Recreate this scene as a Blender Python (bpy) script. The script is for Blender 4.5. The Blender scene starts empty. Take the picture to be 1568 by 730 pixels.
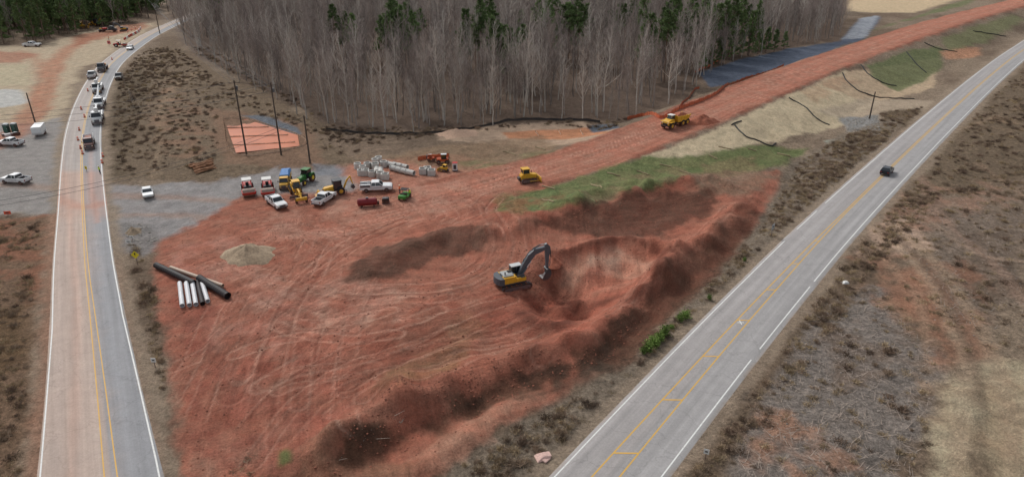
import bpy, bmesh, math, random
import numpy as np
from mathutils import Vector, Matrix, Euler
random.seed(7); rng=np.random.default_rng(11)
S=bpy.context.scene
CAMH=50.0; TH=math.radians(25.0); F=1045.0
def lin(c):
    return tuple(((x/255)/12.92 if x/255<=0.04045 else ((x/255+0.055)/1.055)**2.4) for x in c)
# ---------------------------------------------------------------- survey: photo measurement -> ground position (metres)
def rays(uv):
    uv=np.asarray(uv,float); a=(uv[:,0]-784)/F; b=(365-uv[:,1])/F
    return np.stack([a, math.cos(TH)+b*math.sin(TH), -math.sin(TH)+b*math.cos(TH)],1)
def G0(uv,z=0.0):
    d=rays(uv); t=(np.asarray(z)-CAMH)/d[:,2]
    p=d*t[:,None]; p[:,2]+=CAMH; return p
TAB=rng.random((512,512))
def vn(x,y,sc,seed=0):
    x=np.asarray(x)*sc+seed*17.3+1000; y=np.asarray(y)*sc+seed*31.7+1000
    xi=np.floor(x).astype(int); yi=np.floor(y).astype(int); fx=x-xi; fy=y-yi
    fx=fx*fx*(3-2*fx); fy=fy*fy*(3-2*fy)
    a=TAB[xi&511,yi&511]; b=TAB[(xi+1)&511,yi&511]; c=TAB[xi&511,(yi+1)&511]; d=TAB[(xi+1)&511,(yi+1)&511]
    return (a*(1-fx)+b*fx)*(1-fy)+(c*(1-fx)+d*fx)*fy
def fbm(x,y,sc,o=4,seed=0):
    r=0; A=0; a=1
    for i in range(o):
        r=r+a*vn(x,y,sc*2**i,seed+i); A+=a; a*=.55
    return r/A
def sstep(a,b,x):
    t=np.clip((x-a)/(b-a),0,1); return t*t*(3-2*t)
def polydist(x,y,P):
    best=np.full(x.shape,1e9); sg=np.zeros(x.shape); par=np.zeros(x.shape)
    for i in range(len(P)-1):
        ax,ay=P[i][0],P[i][1]; bx,by=P[i+1][0],P[i+1][1]; dx,dy=bx-ax,by-ay; L=dx*dx+dy*dy+1e-9
        t=np.clip(((x-ax)*dx+(y-ay)*dy)/L,0,1); ex=x-ax-t*dx; ey=y-ay-t*dy; d=ex*ex+ey*ey
        m=d<best; best=np.where(m,d,best); sg=np.where(m,dx*ey-dy*ex,sg); par=np.where(m,i+t,par)
    return np.sqrt(best)*np.where(sg>0,1,-1),par
def sdpoly(x,y,P):
    n=len(P); best=np.full(x.shape,1e9); ins=np.zeros(x.shape,bool)
    for i in range(n):
        ax,ay=P[i][0],P[i][1]; bx,by=P[(i+1)%n][0],P[(i+1)%n][1]; dx,dy=bx-ax,by-ay; L=dx*dx+dy*dy+1e-9
        t=np.clip(((x-ax)*dx+(y-ay)*dy)/L,0,1); best=np.minimum(best,(x-ax-t*dx)**2+(y-ay-t*dy)**2)
        c=((ay>y)!=(by>y)); xx=ax+(y-ay)*dx/(dy if abs(dy)>1e-9 else 1e-9)
        ins^=(c&(x<xx))
    return np.sqrt(best)*np.where(ins,1,-1)
def catmull(P,n=6):
    P=np.asarray(P,float); Q=np.vstack([2*P[0]-P[1],P,2*P[-1]-P[-2]]); out=[]
    for i in range(1,len(Q)-2):
        for k in range(n):
            t=k/n; out.append(.5*((2*Q[i])+(-Q[i-1]+Q[i+1])*t+(2*Q[i-1]-5*Q[i]+4*Q[i+1]-Q[i+2])*t*t+(-Q[i-1]+3*Q[i]-3*Q[i+1]+Q[i+2])*t**3))
    out.append(P[-1]); return np.array(out)
R1=np.array([(168,950,12.5),(160,830,12.2),(152,730,11.4),(143,600,10.3),(134,480,9.5),(128,400,9.1),(126,320,8.8),(125,250,8.8),(128,200,9),(138,158,9),(155,120,8.8),(177,92,8.6),(220,60,8.6),(250,44,8.6),(272,34,8.6),(300,22,8.6),(335,5,8.6)],float)
R2=np.array([(760,950,10.2),(850,830,10.2),(933,730,10.2),(1020,628,10.2),(1105,530,10.2),(1184,442,10.2),(1258,362,10.2),(1340,280,10.2),(1434,190,10.2),(1514,118,10),(1568,76,10),(1640,30,10),(1740,-20,10)],float)
def align(R):
    g=G0(R[:,:2]); return catmull(np.column_stack([g[:,0],g[:,1],R[:,2]]),8)
R1C=align(R1); R2C=align(R2)
HU=[(560,330,0),(640,310,0),(740,282,.2),(850,255,1.0),(950,222,2.2),(1050,182,3.5),(1150,141,4.5),(1250,101,5),(1350,66,5.5),(1450,33,6),(1568,2,6.5),(1700,-28,7)]
HC=np.array([G0([(u,v)],z)[0] for u,v,z in HU]); HC=catmull(HC,2)
R1W=R1C[::4]; R2W=R2C[::6]
RIDG=[([(505,695),(600,630),(700,590),(830,555),(900,530),(985,450),(1060,390),(1140,325)],3.0,2.2),
 ([(440,745),(560,700),(680,650),(800,590)],2.0,-1.0),
 ([(790,345),(880,325),(980,300),(1080,290)],5.0,2.3),([(560,415),(640,385),(740,362)],4.0,1.5),
 ([(720,540),(640,560),(600,600)],1.8,1.0),([(650,718),(720,660),(800,600)],1.5,.7),
 ([(850,388),(960,366),(1030,385),(1010,430)],1.8,1.5),([(800,485),(850,505),(920,475)],2.2,1.1),([(885,412),(850,445),(880,462)],6.0,-2.8),([(930,410),(960,400)],6,-1.2),
 ([(825,395),(815,410)],2,.8),([(1180,215),(1240,240),(1160,330),(1060,430),(950,540)],4,-1.0),([(480,170),(700,190),(900,185)],3,.6)]
RIDG=[(G0(p)[:,:2],w,h) for p,w,h in RIDG]
FL=[(400,210,14),(120,250,20),(450,290,16),(560,285,14),(810,200,16),(20,240,22)]
FLW=[(*G0([(u,v)])[0][:2],r) for u,v,r in FL]
def H(x,y):
    x=np.asarray(x,float); y=np.asarray(y,float)
    t,s=polydist(x,y,HC); zc=np.interp(s,np.arange(len(HC)),HC[:,2])
    at=np.abs(t); wid=np.where(t>0,9.0,17.0)
    emb=zc*(1-np.clip((at-8)/wid,0,1))
    d1=np.abs(polydist(x,y,R1W)[0]); d2=np.abs(polydist(x,y,R2W)[0])
    rm=sstep(6.7,12,d1)*sstep(7.0,12,d2)
    bm=rm*sstep(6,11,at)
    for cx,cy,r in FLW: bm=bm*sstep(r*.7,r*1.2,np.hypot(x-cx,y-cy))
    h=emb*rm+bm*((fbm(x,y,.07,3,3)-.5)*1.3+(fbm(x,y,.4,3,9)-.5)*.6)
    for P,w,hh in RIDG:
        m=(x>P[:,0].min()-3*w)&(x<P[:,0].max()+3*w)&(y>P[:,1].min()-3*w)&(y<P[:,1].max()+3*w)
        if not m.any(): continue
        xm=x[m]; ym=y[m]; d=np.abs(polydist(xm,ym,P)[0]); h[m]+=hh*np.exp(-(d/w)**2)*(.5+1.0*vn(xm,ym,.35,5))*rm[m]
    return h
def G(uv):
    uv=np.asarray(uv,float).reshape(-1,2); p=G0(uv); z=np.zeros(len(uv))
    for i in range(9):
        z=z*.35+.65*H(p[:,0],p[:,1]); p=G0(uv,z)
    return p
def g1(u,v): return Vector(G([(u,v)])[0])
# ---------------------------------------------------------------- materials
def newmat(name):
    m=bpy.data.materials.new(name); m.use_nodes=True; nt=m.node_tree
    return m,nt,nt.nodes,nt.links,nt.nodes['Principled BSDF']
def N(nt,t,**k):
    n=nt.nodes.new(t)
    for a,b in k.items(): setattr(n,a,b)
    return n
def math_(nt,op,a,b=None,c=None):
    n=nt.nodes.new('ShaderNodeMath'); n.operation=op
    for i,v in enumerate((a,b,c)):
        if v is None: continue
        if isinstance(v,(int,float)): n.inputs[i].default_value=v
        else: nt.links.new(v,n.inputs[i])
    return n.outputs[0]
def rng_(nt,a,f0,f1,t0,t1):
    n=nt.nodes.new('ShaderNodeMapRange'); nt.links.new(a,n.inputs[0])
    for i,v in zip((1,2,3,4),(f0,f1,t0,t1)): n.inputs[i].default_value=v
    return n.outputs[0]
def noi(nt,vec,sc,det=4,ro=.6):
    n=nt.nodes.new('ShaderNodeTexNoise'); n.inputs['Scale'].default_value=sc; n.inputs['Detail'].default_value=det; n.inputs['Roughness'].default_value=ro
    nt.links.new(vec,n.inputs['Vector']); return n.outputs[0]
def scalecol(nt,col,fac):
    n=nt.nodes.new('ShaderNodeVectorMath'); n.operation='SCALE'; nt.links.new(col,n.inputs[0]); nt.links.new(fac,n.inputs['Scale']); return n.outputs[0]
def bump(nt,h,b,st,di):
    n=nt.nodes.new('ShaderNodeBump'); n.inputs['Strength'].default_value=st; n.inputs['Distance'].default_value=di
    nt.links.new(h,n.inputs['Height']); nt.links.new(n.outputs[0],b.inputs['Normal'])
MC={}
def mat(name,col,ro=.6,me=0.0,var=.25,sc=2.5,dirt=0.0,spec=.4,ov=None):
    if name in MC: return MC[name]
    m,nt,n,l,b=newmat(name); tc=n.new('ShaderNodeTexCoord'); c=n.new('ShaderNodeRGB'); c.outputs[0].default_value=(*lin(col),1)
    f=rng_(nt,noi(nt,tc.outputs['Object'],sc,5,.65),.3,.7,1-var,1+var)
    oi=n.new('ShaderNodeObjectInfo'); lo,hi=ov if ov else (1-var*.5,1+var*.5); f=math_(nt,'MULTIPLY',f,rng_(nt,oi.outputs['Random'],0,1,lo,hi))
    out=scalecol(nt,c.outputs[0],f)
    if dirt>0:
        sx=n.new('ShaderNodeSeparateXYZ'); l.new(tc.outputs['Object'],sx.inputs[0])
        k=math_(nt,'ADD',rng_(nt,sx.outputs[2],0,1.6,.75,-.1),rng_(nt,noi(nt,tc.outputs['Object'],1.7,5,.7),.35,.7,-.3,.4))
        k=math_(nt,'MULTIPLY',math_(nt,'MAXIMUM',math_(nt,'MINIMUM',k,1),0),dirt)
        mx=n.new('ShaderNodeMix'); mx.data_type='RGBA'; l.new(k,mx.inputs[0]); l.new(out,mx.inputs[6]); mx.inputs[7].default_value=(*lin((150,92,68)),1); out=mx.outputs[2]
    l.new(out,b.inputs['Base Color']); b.inputs['Roughness'].default_value=ro; b.inputs['Metallic'].default_value=me; b.inputs['Specular IOR Level'].default_value=spec
    MC[name]=m; return m
WHITE=lambda: mat('white_paint',(218,220,220),.35,0,.05,1.5,.3)
YEL=lambda: mat('machine_yellow',(210,160,44),.5,0,.12,2,.5)
BLK=lambda: mat('black_rubber',(38,37,38),.8,0,.2,3,.5)
GLS=lambda: mat('dark_glass',(32,38,44),.08,0,.1,2,0,.8)
STL=lambda: mat('steel_grey',(98,100,104),.45,.4,.2,3,.5)
DGR=lambda: mat('dark_grey_paint',(62,66,70),.5,0,.15,3,.4)
RED=lambda: mat('red_paint',(178,40,32),.5,0,.15,2,.3)
LGT=lambda: mat('lamp_lens',(225,222,205),.2)
RLT=lambda: mat('tail_lens',(150,20,18),.3)
DIRT=lambda: mat('clay_soil',(156,94,72),.95,0,.35,2)
CONC=lambda: mat('concrete',(190,188,182),.85,0,.15,1.5,.1)
# ---------------------------------------------------------------- ground sheet
def axis(segs):
    out=[segs[0][0]]
    for a,b,s0,s1 in segs:
        x=a
        while x<b-1e-6:
            t=(x-a)/(b-a); x+=s0+(s1-s0)*t; out.append(min(x,b))
    return np.unique(np.round(out,4))
xs=axis([(-4000,-600,500,80),(-600,-170,12,2.0),(-170,-62,1.3,.6),(-62,48,.25,.25),(48,150,.5,1.4),(150,500,1.6,8),(500,4000,80,500)])
ys=[-300,-150,-60,0,30,42,47]; y=47
while y<620: y+=.24*(y/55)**1.2; ys.append(y)
while y<5000: y*=1.12; ys.append(y)
ys=np.array(ys)
XX,YY=np.meshgrid(xs,ys); gx=XX.ravel(); gy=YY.ravel()
class Surf: pass
def mksurf(x,y,base):
    s=Surf(); s.x=x; s.y=y; s.n1=fbm(x,y,.12,4,1)-.5; s.n2=fbm(x,y,.6,3,2)-.5
    s.c=np.tile(np.array(lin(base)),(len(x),1)); s.red=np.zeros(len(x)); s.veg=np.zeros(len(x)); return s
def applym(s,idx,m,col,red=None,veg=None):
    c=np.array(lin(col)); m=np.clip(m,0,1); s.c[idx]=s.c[idx]*(1-m[:,None])+c*m[:,None]
    if red is not None: s.red[idx]=s.red[idx]*(1-m)+red*m
    if veg is not None: s.veg[idx]=s.veg[idx]*(1-m)+veg*m
def paint(s,poly,col,soft=1.0,amp=2.0,op=1.0,red=None,veg=None,brk=0):
    P=G(poly)[:,:2]; mg=soft+amp*1.5
    idx=np.nonzero((s.x>P[:,0].min()-mg)&(s.x<P[:,0].max()+mg)&(s.y>P[:,1].min()-mg)&(s.y<P[:,1].max()+mg))[0]
    if len(idx)==0: return
    d=sdpoly(s.x[idx],s.y[idx],P)+amp*2*s.n1[idx]+amp*1.2*s.n2[idx]
    m=sstep(-soft,soft,d)*op
    if brk: m=m*sstep(-.12,.12,fbm(s.x[idx],s.y[idx],.25,4,brk)-.5)
    applym(s,idx,m,col,red,veg)
def strip(s,line,w,col,soft=.5,amp=.5,op=1.0,red=None,veg=None):
    P=catmull(G(line)[:,:2],4); mg=w+soft+amp*2
    idx=np.nonzero((s.x>P[:,0].min()-mg)&(s.x<P[:,0].max()+mg)&(s.y>P[:,1].min()-mg)&(s.y<P[:,1].max()+mg))[0]
    if len(idx)==0: return
    d=w/2-np.abs(polydist(s.x[idx],s.y[idx],P)[0])+amp*2*s.n1[idx]+amp*1.5*s.n2[idx]
    applym(s,idx,sstep(-soft,soft,d)*op,col,red,veg)
g=mksurf(gx,gy,(128,111,94)); g.veg[:]=.8
k=fbm(gx,gy,.05,5,21)
allm=np.arange(len(gx))
applym(g,allm,sstep(.5,.62,k)*.7,(144,127,108)); applym(g,allm,sstep(.5,.4,k)*.6,(108,90,74))
FOREST=[(262,-60),(262,30),(290,78),(360,118),(470,172),(520,205),(700,200),(850,186),(960,186),(1050,150),(1100,108),(1180,80),(1290,60),(1300,-60)]
paint(g,FOREST,(104,88,76),3,3,veg=.6)
paint(g,[(-300,150),(-300,62),(60,72),(130,48),(240,34),(215,62),(170,88),(120,108),(100,180),(88,325),(-300,330)],(182,163,138),2,3,red=.2,veg=.1)
paint(g,[(-300,185),(40,190),(98,178),(88,328),(-300,332)],(152,146,141),1.5,3,red=.1,veg=0)
strip(g,[(-60,250),(40,190),(75,125),(92,88),(140,57),(215,44)],6,(178,120,94),1.5,1.5,.8,red=1)
strip(g,[(30,185),(60,140),(60,95),(30,80)],3.5,(178,128,102),1.5,1.5,.6,red=1)
paint(g,[(-60,78),(60,84),(30,96),(-60,100)],(166,114,92),1,2,.8,red=.5)
paint(g,[(-60,100),(40,100),(50,130),(-60,132)],(184,170,142),1,2,.9)
paint(g,[(-60,138),(30,138),(42,158),(-10,168),(-60,170)],(190,188,182),.6,1,red=0,veg=0)
paint(g,[(110,56),(220,34),(225,42),(150,62),(115,72)],(164,108,84),1,2,.8,red=.6)
paint(g,[(100,190),(112,150),(135,112),(150,104),(126,128),(112,180)],(134,118,96),.8,1,.8,veg=.8)
paint(g,[(-300,332),(86,332),(76,480),(58,760),(-300,760)],(124,100,80),1.5,2,veg=.9)
paint(g,[(-100,335),(70,335),(72,480),(30,420),(-60,400)],(144,98,76),1.5,4,.8,veg=.5,brk=31)
paint(g,[(-100,480),(40,470),(50,560),(-60,600)],(106,84,60),1.5,3,.8,veg=1)
paint(g,[(165,125),(200,95),(260,60),(300,90),(380,130),(480,185),(530,205),(560,250),(330,275),(168,278)],(120,103,84),1.5,3,veg=.9)
paint(g,[(170,135),(205,105),(232,110),(215,180),(190,270),(166,270)],(98,84,66),1.5,2.5,.8,veg=1)
paint(g,[(225,185),(260,120),(300,170),(330,215),(300,240),(240,232)],(144,112,90),1.5,4,.7,veg=.5,brk=33)
strip(g,[(235,270),(245,200),(255,150),(300,110)],2.0,(156,134,110),.8,1,.5)
paint(g,[(470,205),(640,200),(900,188),(960,200),(940,215),(860,235),(720,250),(560,248)],(128,110,93),1.5,3,veg=.7)
paint(g,[(320,165),(470,190),(500,250),(480,262),(340,250)],(134,106,86),1.2,2,.8,veg=.5)
paint(g,[(660,200),(760,190),(900,188),(960,200),(930,215),(860,222),(740,218),(680,215)],(182,157,134),1,2.5,veg=.2)
paint(g,[(770,203),(900,196),(935,203),(900,209),(780,212)],(192,136,102),.6,.6)
paint(g,[(900,193),(940,190),(948,197),(910,203)],(98,104,112),.5,.5)
paint(g,[(370,177),(400,176),(458,196),(462,206),(440,204)],(108,112,118),.4,.5)
paint(g,[(162,284),(330,281),(430,260),(560,256),(610,290),(500,305),(400,330),(300,350),(235,372),(170,345)],(152,146,143),1.2,3,veg=0,red=.2)
paint(g,[(480,250),(560,258),(540,270),(480,268)],(126,130,136),.8,1.5,.7)
paint(g,[(165,340),(230,345),(250,372),(220,400),(180,380)],(136,130,126),.8,1.5,veg=.3)
for L in ([(170,300),(300,305),(430,320)],[(180,330),(280,330),(380,345)],[(90,290),(40,285),(-60,280)]): strip(g,L,2.4,(168,132,112),1,1,.5,red=.6)
REDP=[(238,372),(300,345),(370,300),(470,298),(560,292),(640,266),(720,243),(820,262),(900,300),(1000,290),(1090,270),(1190,262),(1195,290),(1160,345),(1090,415),(1010,490),(930,560),(850,612),(750,662),(670,716),(650,790),(292,790),(270,640),(250,540),(243,440),(232,400)]
paint(g,REDP,(166,104,84),1.0,1.6,red=1,veg=0)
paint(g,[(520,255),(640,236),(720,240),(760,262),(700,290),(560,300)],(178,120,99),1.5,2,red=1,veg=0)
paint(g,[(560,240),(700,222),(830,210),(860,232),(720,262)],(144,118,94),1.5,2.5,.75,red=.4,veg=.4)
paint(g,[(700,250),(800,228),(850,222),(860,232),(760,262)],(118,116,80),1,2,.6,veg=.6,brk=35)
th,sh=polydist(gx,gy,HC)
m=sstep(-1,1.2,8.2-np.abs(th)+3*g.n1+1.5*g.n2)*(gy<1200)
applym(g,allm,m,(174,112,91),red=1,veg=0)
m=np.exp(-((np.abs(th)-2.5)/1.6)**2)*.35*(np.abs(th)<7); applym(g,allm,m,(194,138,116))
m2=np.exp(-((np.abs(th)-8)/1.2)**2)*.65*sstep(.4,.6,fbm(gx,gy,.2,3,44)); applym(g,allm,m2,(134,74,56))
paint(g,[(985,240),(1060,212),(1120,188),(1240,134),(1292,108),(1345,128),(1335,162),(1295,192),(1200,214),(1110,234),(1050,246)],(194,176,146),.7,1.2,red=.1,veg=.25)
paint(g,[(1255,128),(1310,108),(1440,90),(1430,135),(1370,150),(1330,160)],(186,162,134),.7,1.2,red=.1,veg=.3)
paint(g,[(1328,100),(1400,75),(1440,72),(1442,105),(1420,122),(1375,140),(1335,118)],(102,112,73),.7,1.2,.85,veg=.6)
paint(g,[(1440,62),(1500,38),(1550,22),(1568,30),(1520,60),(1455,80)],(120,122,85),1,2,.8,veg=.6)
paint(g,[(1440,80),(1500,72),(1500,85),(1450,92)],(186,138,108),1,1,.9)
paint(g,[(1225,140),(1300,110),(1310,125),(1250,160)],(172,134,106),1,2,.45,brk=66)
paint(g,[(1250,170),(1330,150),(1430,155),(1420,172),(1330,185)],(178,160,138),1,1.5,.8,veg=.2)
paint(g,[(1285,180),(1345,176),(1350,200),(1300,205)],(140,138,134),.6,1,veg=.3)
paint(g,[(1262,215),(1300,212),(1315,222),(1270,226)],(158,164,150),.3,.4,veg=0)
paint(g,[(1350,172),(1412,165),(1405,190),(1350,196)],(104,88,70),1,1.5,veg=.9)
paint(g,[(1060,238),(1180,222),(1240,226),(1200,250),(1140,266),(1000,285),(930,300),(880,315),(800,328),(755,326),(752,306),(870,278),(990,240)],(102,113,70),.8,1.6,.92,veg=.6)
paint(g,[(880,288),(1050,255),(1180,235),(1180,248),(1040,275),(900,312)],(136,116,88),1,3,.75,veg=.7,brk=37)
paint(g,[(760,300),(1000,245),(1200,225),(1200,250),(900,310),(760,325)],(128,124,86),1,3,.5,veg=.7,brk=67)
paint(g,[(1040,268),(1140,262),(1190,270),(1150,300),(1070,300)],(138,110,90),1,2,.8,veg=.6)
paint(g,[(1068,112),(1130,92),(1200,76),(1285,64),(1310,34),(1350,27),(1325,58),(1255,84),(1155,118),(1088,134)],(90,98,112),.5,.5,veg=0)
paint(g,[(1290,60),(1318,28),(1346,24),(1325,58)],(150,154,160),.5,.6,veg=0)
for a in (0,1,2,3): strip(g,[(1100+a*45,118-a*14),(1135+a*45,116-a*14)],.5,(64,70,82),.3,.1,.7)
paint(g,[(1300,-4),(1300,18),(1400,20),(1500,-10),(1500,-40),(1300,-40)],(194,172,140),2,2,veg=0)
paint(g,[(1395,28),(1450,8),(1500,-5),(1480,8),(1330,48)],(106,114,76),1,1.5,.8)
paint(g,[(1215,250),(1300,200),(1380,180),(1330,260),(1200,385),(1060,520),(940,640),(850,740),(680,760),(690,715),(760,665),(860,615),(960,560),(1080,430),(1160,345),(1195,285)],(128,115,100),1,1.5,veg=.9)
paint(g,[(1210,270),(1290,215),(1330,210),(1180,370),(1050,490),(960,570),(1090,430),(1160,350)],(108,92,78),1,3,.6,veg=1,brk=68)
paint(g,[(1420,180),(1500,120),(1568,90),(1700,90),(1700,330),(1450,310),(1400,260)],(114,98,80),2,4,veg=1)
paint(g,[(1440,300),(1700,250),(1700,420),(1450,410),(1350,330)],(134,117,101),2,4,.7,veg=.7)
paint(g,[(1240,470),(1330,440),(1430,540),(1430,660),(1380,770),(1180,770),(1130,720),(1180,600)],(134,126,119),1.5,4,.8,veg=.9)
paint(g,[(1430,320),(1568,330),(1568,430),(1500,500),(1430,440)],(124,110,98),2,4,.6,veg=.9)
paint(g,[(1300,395),(1250,470),(1150,620),(1090,740),(1050,760),(1160,600),(1240,460)],(108,90,72),.8,1.6,.8,veg=1)
for P,c,o in [([(1330,350),(1390,330),(1420,380),(1340,400)],(198,168,146),.75),([(1300,400),(1420,390),(1450,460),(1350,480)],(156,116,94),.8),
   ([(1180,640),(1240,630),(1300,700),(1280,760),(1150,760)],(166,126,102),.8),([(1400,560),(1470,540),(1460,640),(1420,660)],(156,130,106),.7),
   ([(1500,180),(1568,170),(1568,200),(1500,200)],(156,130,104),.6),([(1400,300),(1500,280),(1568,300),(1480,330)],(158,124,104),.65),
   ([(1250,500),(1400,480),(1430,620),(1300,680)],(118,98,82),.55),([(1300,440),(1400,400),(1460,500),(1380,520)],(160,126,102),.72),([(1460,350),(1568,360),(1568,480),(1500,470)],(104,88,74),.56),
   ([(1360,420),(1480,400),(1520,540),(1440,560)],(150,108,86),.66),([(1340,300),(1420,280),(1450,340),(1370,370)],(150,112,92),.61)]:
    paint(g,P,c,1.2,3,o,veg=.5,brk=int(o*100)+5)
paint(g,[(1450,600),(1500,560),(1600,540),(1720,560),(1720,780),(1385,780),(1410,690)],(182,163,135),1.5,3,.9,veg=.25,red=.4)
paint(g,[(1480,600),(1560,590),(1560,760),(1440,760)],(160,137,110),1.5,3,.6,veg=.4,brk=71)
for L,w_,c_ in (([(1330,340),(1400,400),(1450,480),(1480,560),(1470,680),(1450,760)],1.6,(172,150,126)),([(1360,340),(1440,410),(1500,500),(1540,600),(1560,760)],1.8,(168,144,120)),([(1345,345),(1420,410),(1470,500),(1500,600),(1500,760)],1.0,(104,86,72)),([(1400,250),(1440,330),(1540,420),(1620,520)],2,(152,124,106)),([(1420,300),(1500,370),(1568,440)],1.2,(98,82,70)),([(1500,250),(1568,300)],1.6,(156,130,108)),([(1440,210),(1568,160)],1.5,(146,124,102)),([(1300,350),(1400,450),(1420,560)],.8,(170,140,116)),([(1380,300),(1480,380),(1568,400)],.9,(176,150,128))): strip(g,L,w_,c_,.7,.8,.55)
for C,o in ((R1C,.8),(R2C,.85)):
    d,sp=polydist(gx,gy,C[::3]); hw=np.interp(sp,np.arange(len(C[::3])),C[::3][:,2])/2
    m=sstep(1.9,.6,np.abs(d)-hw+2.4*g.n1+1.4*g.n2)*o; applym(g,allm,m,(152,134,115),veg=.4,red=.1)
strip(g,[(70,735),(80,600),(86,480),(90,400),(93,330)],3.6,(158,118,96),.8,.6,.7)
strip(g,[(236,735),(212,620),(190,500),(176,400)],2.2,(148,125,106),.6,.6,.8)
LP=[([(610,725),(690,655),(780,602),(830,600),(760,655),(660,725)],(182,128,105),.8,0),
([(860,392),(950,374),(1000,398),(965,440),(905,452),(850,425)],(192,136,113),.8,0),
([(880,395),(950,382),(960,410),(900,430)],(210,168,146),.6,74),
([(780,450),(850,455),(900,480),(820,520),(700,500)],(142,76,60),.6,0),
([(590,570),(700,515),(730,545),(660,580),(600,620)],(160,118,86),.75,0),
([(700,480),(760,490),(720,530),(640,530)],(154,114,86),.6,0),
([(420,300),(700,280),(760,300),(600,360),(400,370)],(192,136,115),.6,51),
([(250,380),(340,360),(460,440),(420,560),(300,560)],(186,128,110),.6,52),
([(330,560),(520,540),(560,620),(420,720),(320,720)],(160,94,78),.6,53),
([(340,400),(520,420),(640,450),(560,500),(380,480)],(190,138,118),.6,54),
([(900,400),(1010,400),(960,480),(860,540),(780,540)],(172,100,80),.7,0),
([(270,420),(330,420),(330,700),(290,740)],(148,82,67),.6,55),
([(440,690),(640,640),(640,740),(440,750)],(150,104,82),.7,56),
([(300,700),(440,680),(430,760),(300,760)],(178,130,108),.5,57),
([(500,470),(620,470),(640,500),(520,520)],(200,148,126),.5,58),([(480,480),(520,470),(530,485),(500,500)],(214,170,146),.6,59),
([(300,450),(700,430),(720,620),(320,660)],(136,78,62),.5,72),([(560,500),(900,480),(840,560),(600,560)],(126,76,60),.45,73),
([(340,500),(560,470),(600,600),(380,640)],(180,112,92),.5,75),([(640,300),(860,300),(860,350),(660,350)],(150,84,66),.5,76)]
for P,c,o,b in LP: paint(g,P,c,1.0,2.2,o,brk=b)
paint(g,[(425,690),(440,685),(445,705),(430,712)],(104,118,68),.4,.8,.8)
z=H(gx,gy)
ridx=np.nonzero((g.red>.3)&(gy<300)&(gx>-130))[0]
rx=gx[ridx]; ry=gy[ridx]; rr=g.red[ridx]
TR=[[(1250,100),(1000,203),(850,255),(740,288),(620,328),(500,352),(380,352),(250,335)],[(860,252),(760,280),(640,300),(520,318),(420,330),(300,350)],
[(800,272),(745,320),(770,365),(755,410),(690,438),(560,445),(450,430),(330,400)],[(310,370),(380,400),(430,450),(520,482),(650,470),(760,445)],
[(740,290),(600,350),(520,400),(470,460),(440,540),(420,640),(420,740)],[(500,330),(400,440),(370,540),(345,640),(330,740)],
[(770,450),(640,500),(520,540),(420,600),(330,700)],[(700,650),(850,570),(980,480),(1080,390),(1160,300)],[(300,600),(420,540),(560,520),(720,480)],
[(600,380),(500,395),(440,370),(340,350)],[(840,520),(700,560),(560,610),(470,700)],[(1400,48),(1150,140),(950,220),(800,268),(700,296)],
[(480,430),(500,380),(520,360)],[(650,300),(680,330),(640,345)]]
zr=np.zeros(len(ridx)); cr=g.c[ridx]
lt=np.array(lin((204,150,128))); dk=np.array(lin((118,68,54)))
for T in TR:
    P0=catmull(G(T)[:,:2],3)
    for c in range(6):
        P=P0.copy(); t=np.gradient(P,axis=0); nrm=np.stack([-t[:,1],t[:,0]],1)/np.linalg.norm(t,axis=1)[:,None]
        off=random.uniform(-8,8); ph=random.uniform(0,6); P=P+nrm*(off*np.linspace(random.uniform(.6,1.2),random.uniform(.6,1.2),len(P))+np.sin(np.linspace(0,random.uniform(1,2.5),len(P))+ph)*random.uniform(.5,1.6))[:,None]
        a0=random.randint(0,len(P)//3); a1=random.randint(len(P)*2//3,len(P)); P=P[a0:max(a1,a0+3)]
        ii=np.nonzero((rx>P[:,0].min()-2)&(rx<P[:,0].max()+2)&(ry>P[:,1].min()-2)&(ry<P[:,1].max()+2))[0]
        if len(ii)==0: continue
        d=np.abs(polydist(rx[ii],ry[ii],P)[0]); gg=random.choice([.95,1.1,1.25]); w=random.uniform(.12,.26)
        fade=sstep(.35,.65,vn(rx[ii],ry[ii],.1,c+3)); st_=rr[ii]*random.uniform(.2,.5)*fade
        mk=np.exp(-((d-gg)/w)**2)*st_; md_=np.exp(-((d-gg-w*1.8)/.14)**2)*st_*.8
        L,L2=(lt,dk) if random.random()<.5 else (dk,lt)
        cr[ii]=cr[ii]*(1-mk[:,None])+L*mk[:,None]; cr[ii]=cr[ii]*(1-md_[:,None])+L2*md_[:,None]; zr[ii]+=md_*.1-mk*.14
g.c[ridx]=cr; z[ridx]+=zr
# darker brown on mounds, banks and windrow; laid over the wheel marks
for P,c,o,b in [([(535,425),(580,378),(680,348),(750,348),(748,380),(670,402),(600,428)],(100,69,56),.85,0),
([(800,338),(880,318),(960,296),(1100,284),(1085,325),(1020,362),(960,366),(850,354)],(100,66,53),.85,0),
([(490,708),(590,645),(700,590),(800,560),(900,532),(990,450),(1085,375),(1150,325),(1142,362),(1045,470),(965,545),(855,592),(700,650),(600,695),(530,718)],(100,70,55),.85,0),
([(520,705),(640,610),(800,562),(900,540),(960,490),(920,560),(820,598),(680,640),(600,690)],(74,53,43),.75,77),
([(1000,420),(1100,340),(1150,300),(1180,280),(1150,340),(1060,440),(960,520)],(124,78,62),.6,0),
([(840,590),(900,560),(930,560),(860,605)],(96,78,65),.6,0),([(560,600),(600,560),(640,560),(600,610)],(122,84,62),.6,0)]:
    paint(g,P,c,.9,2.4,o,brk=b)
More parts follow.
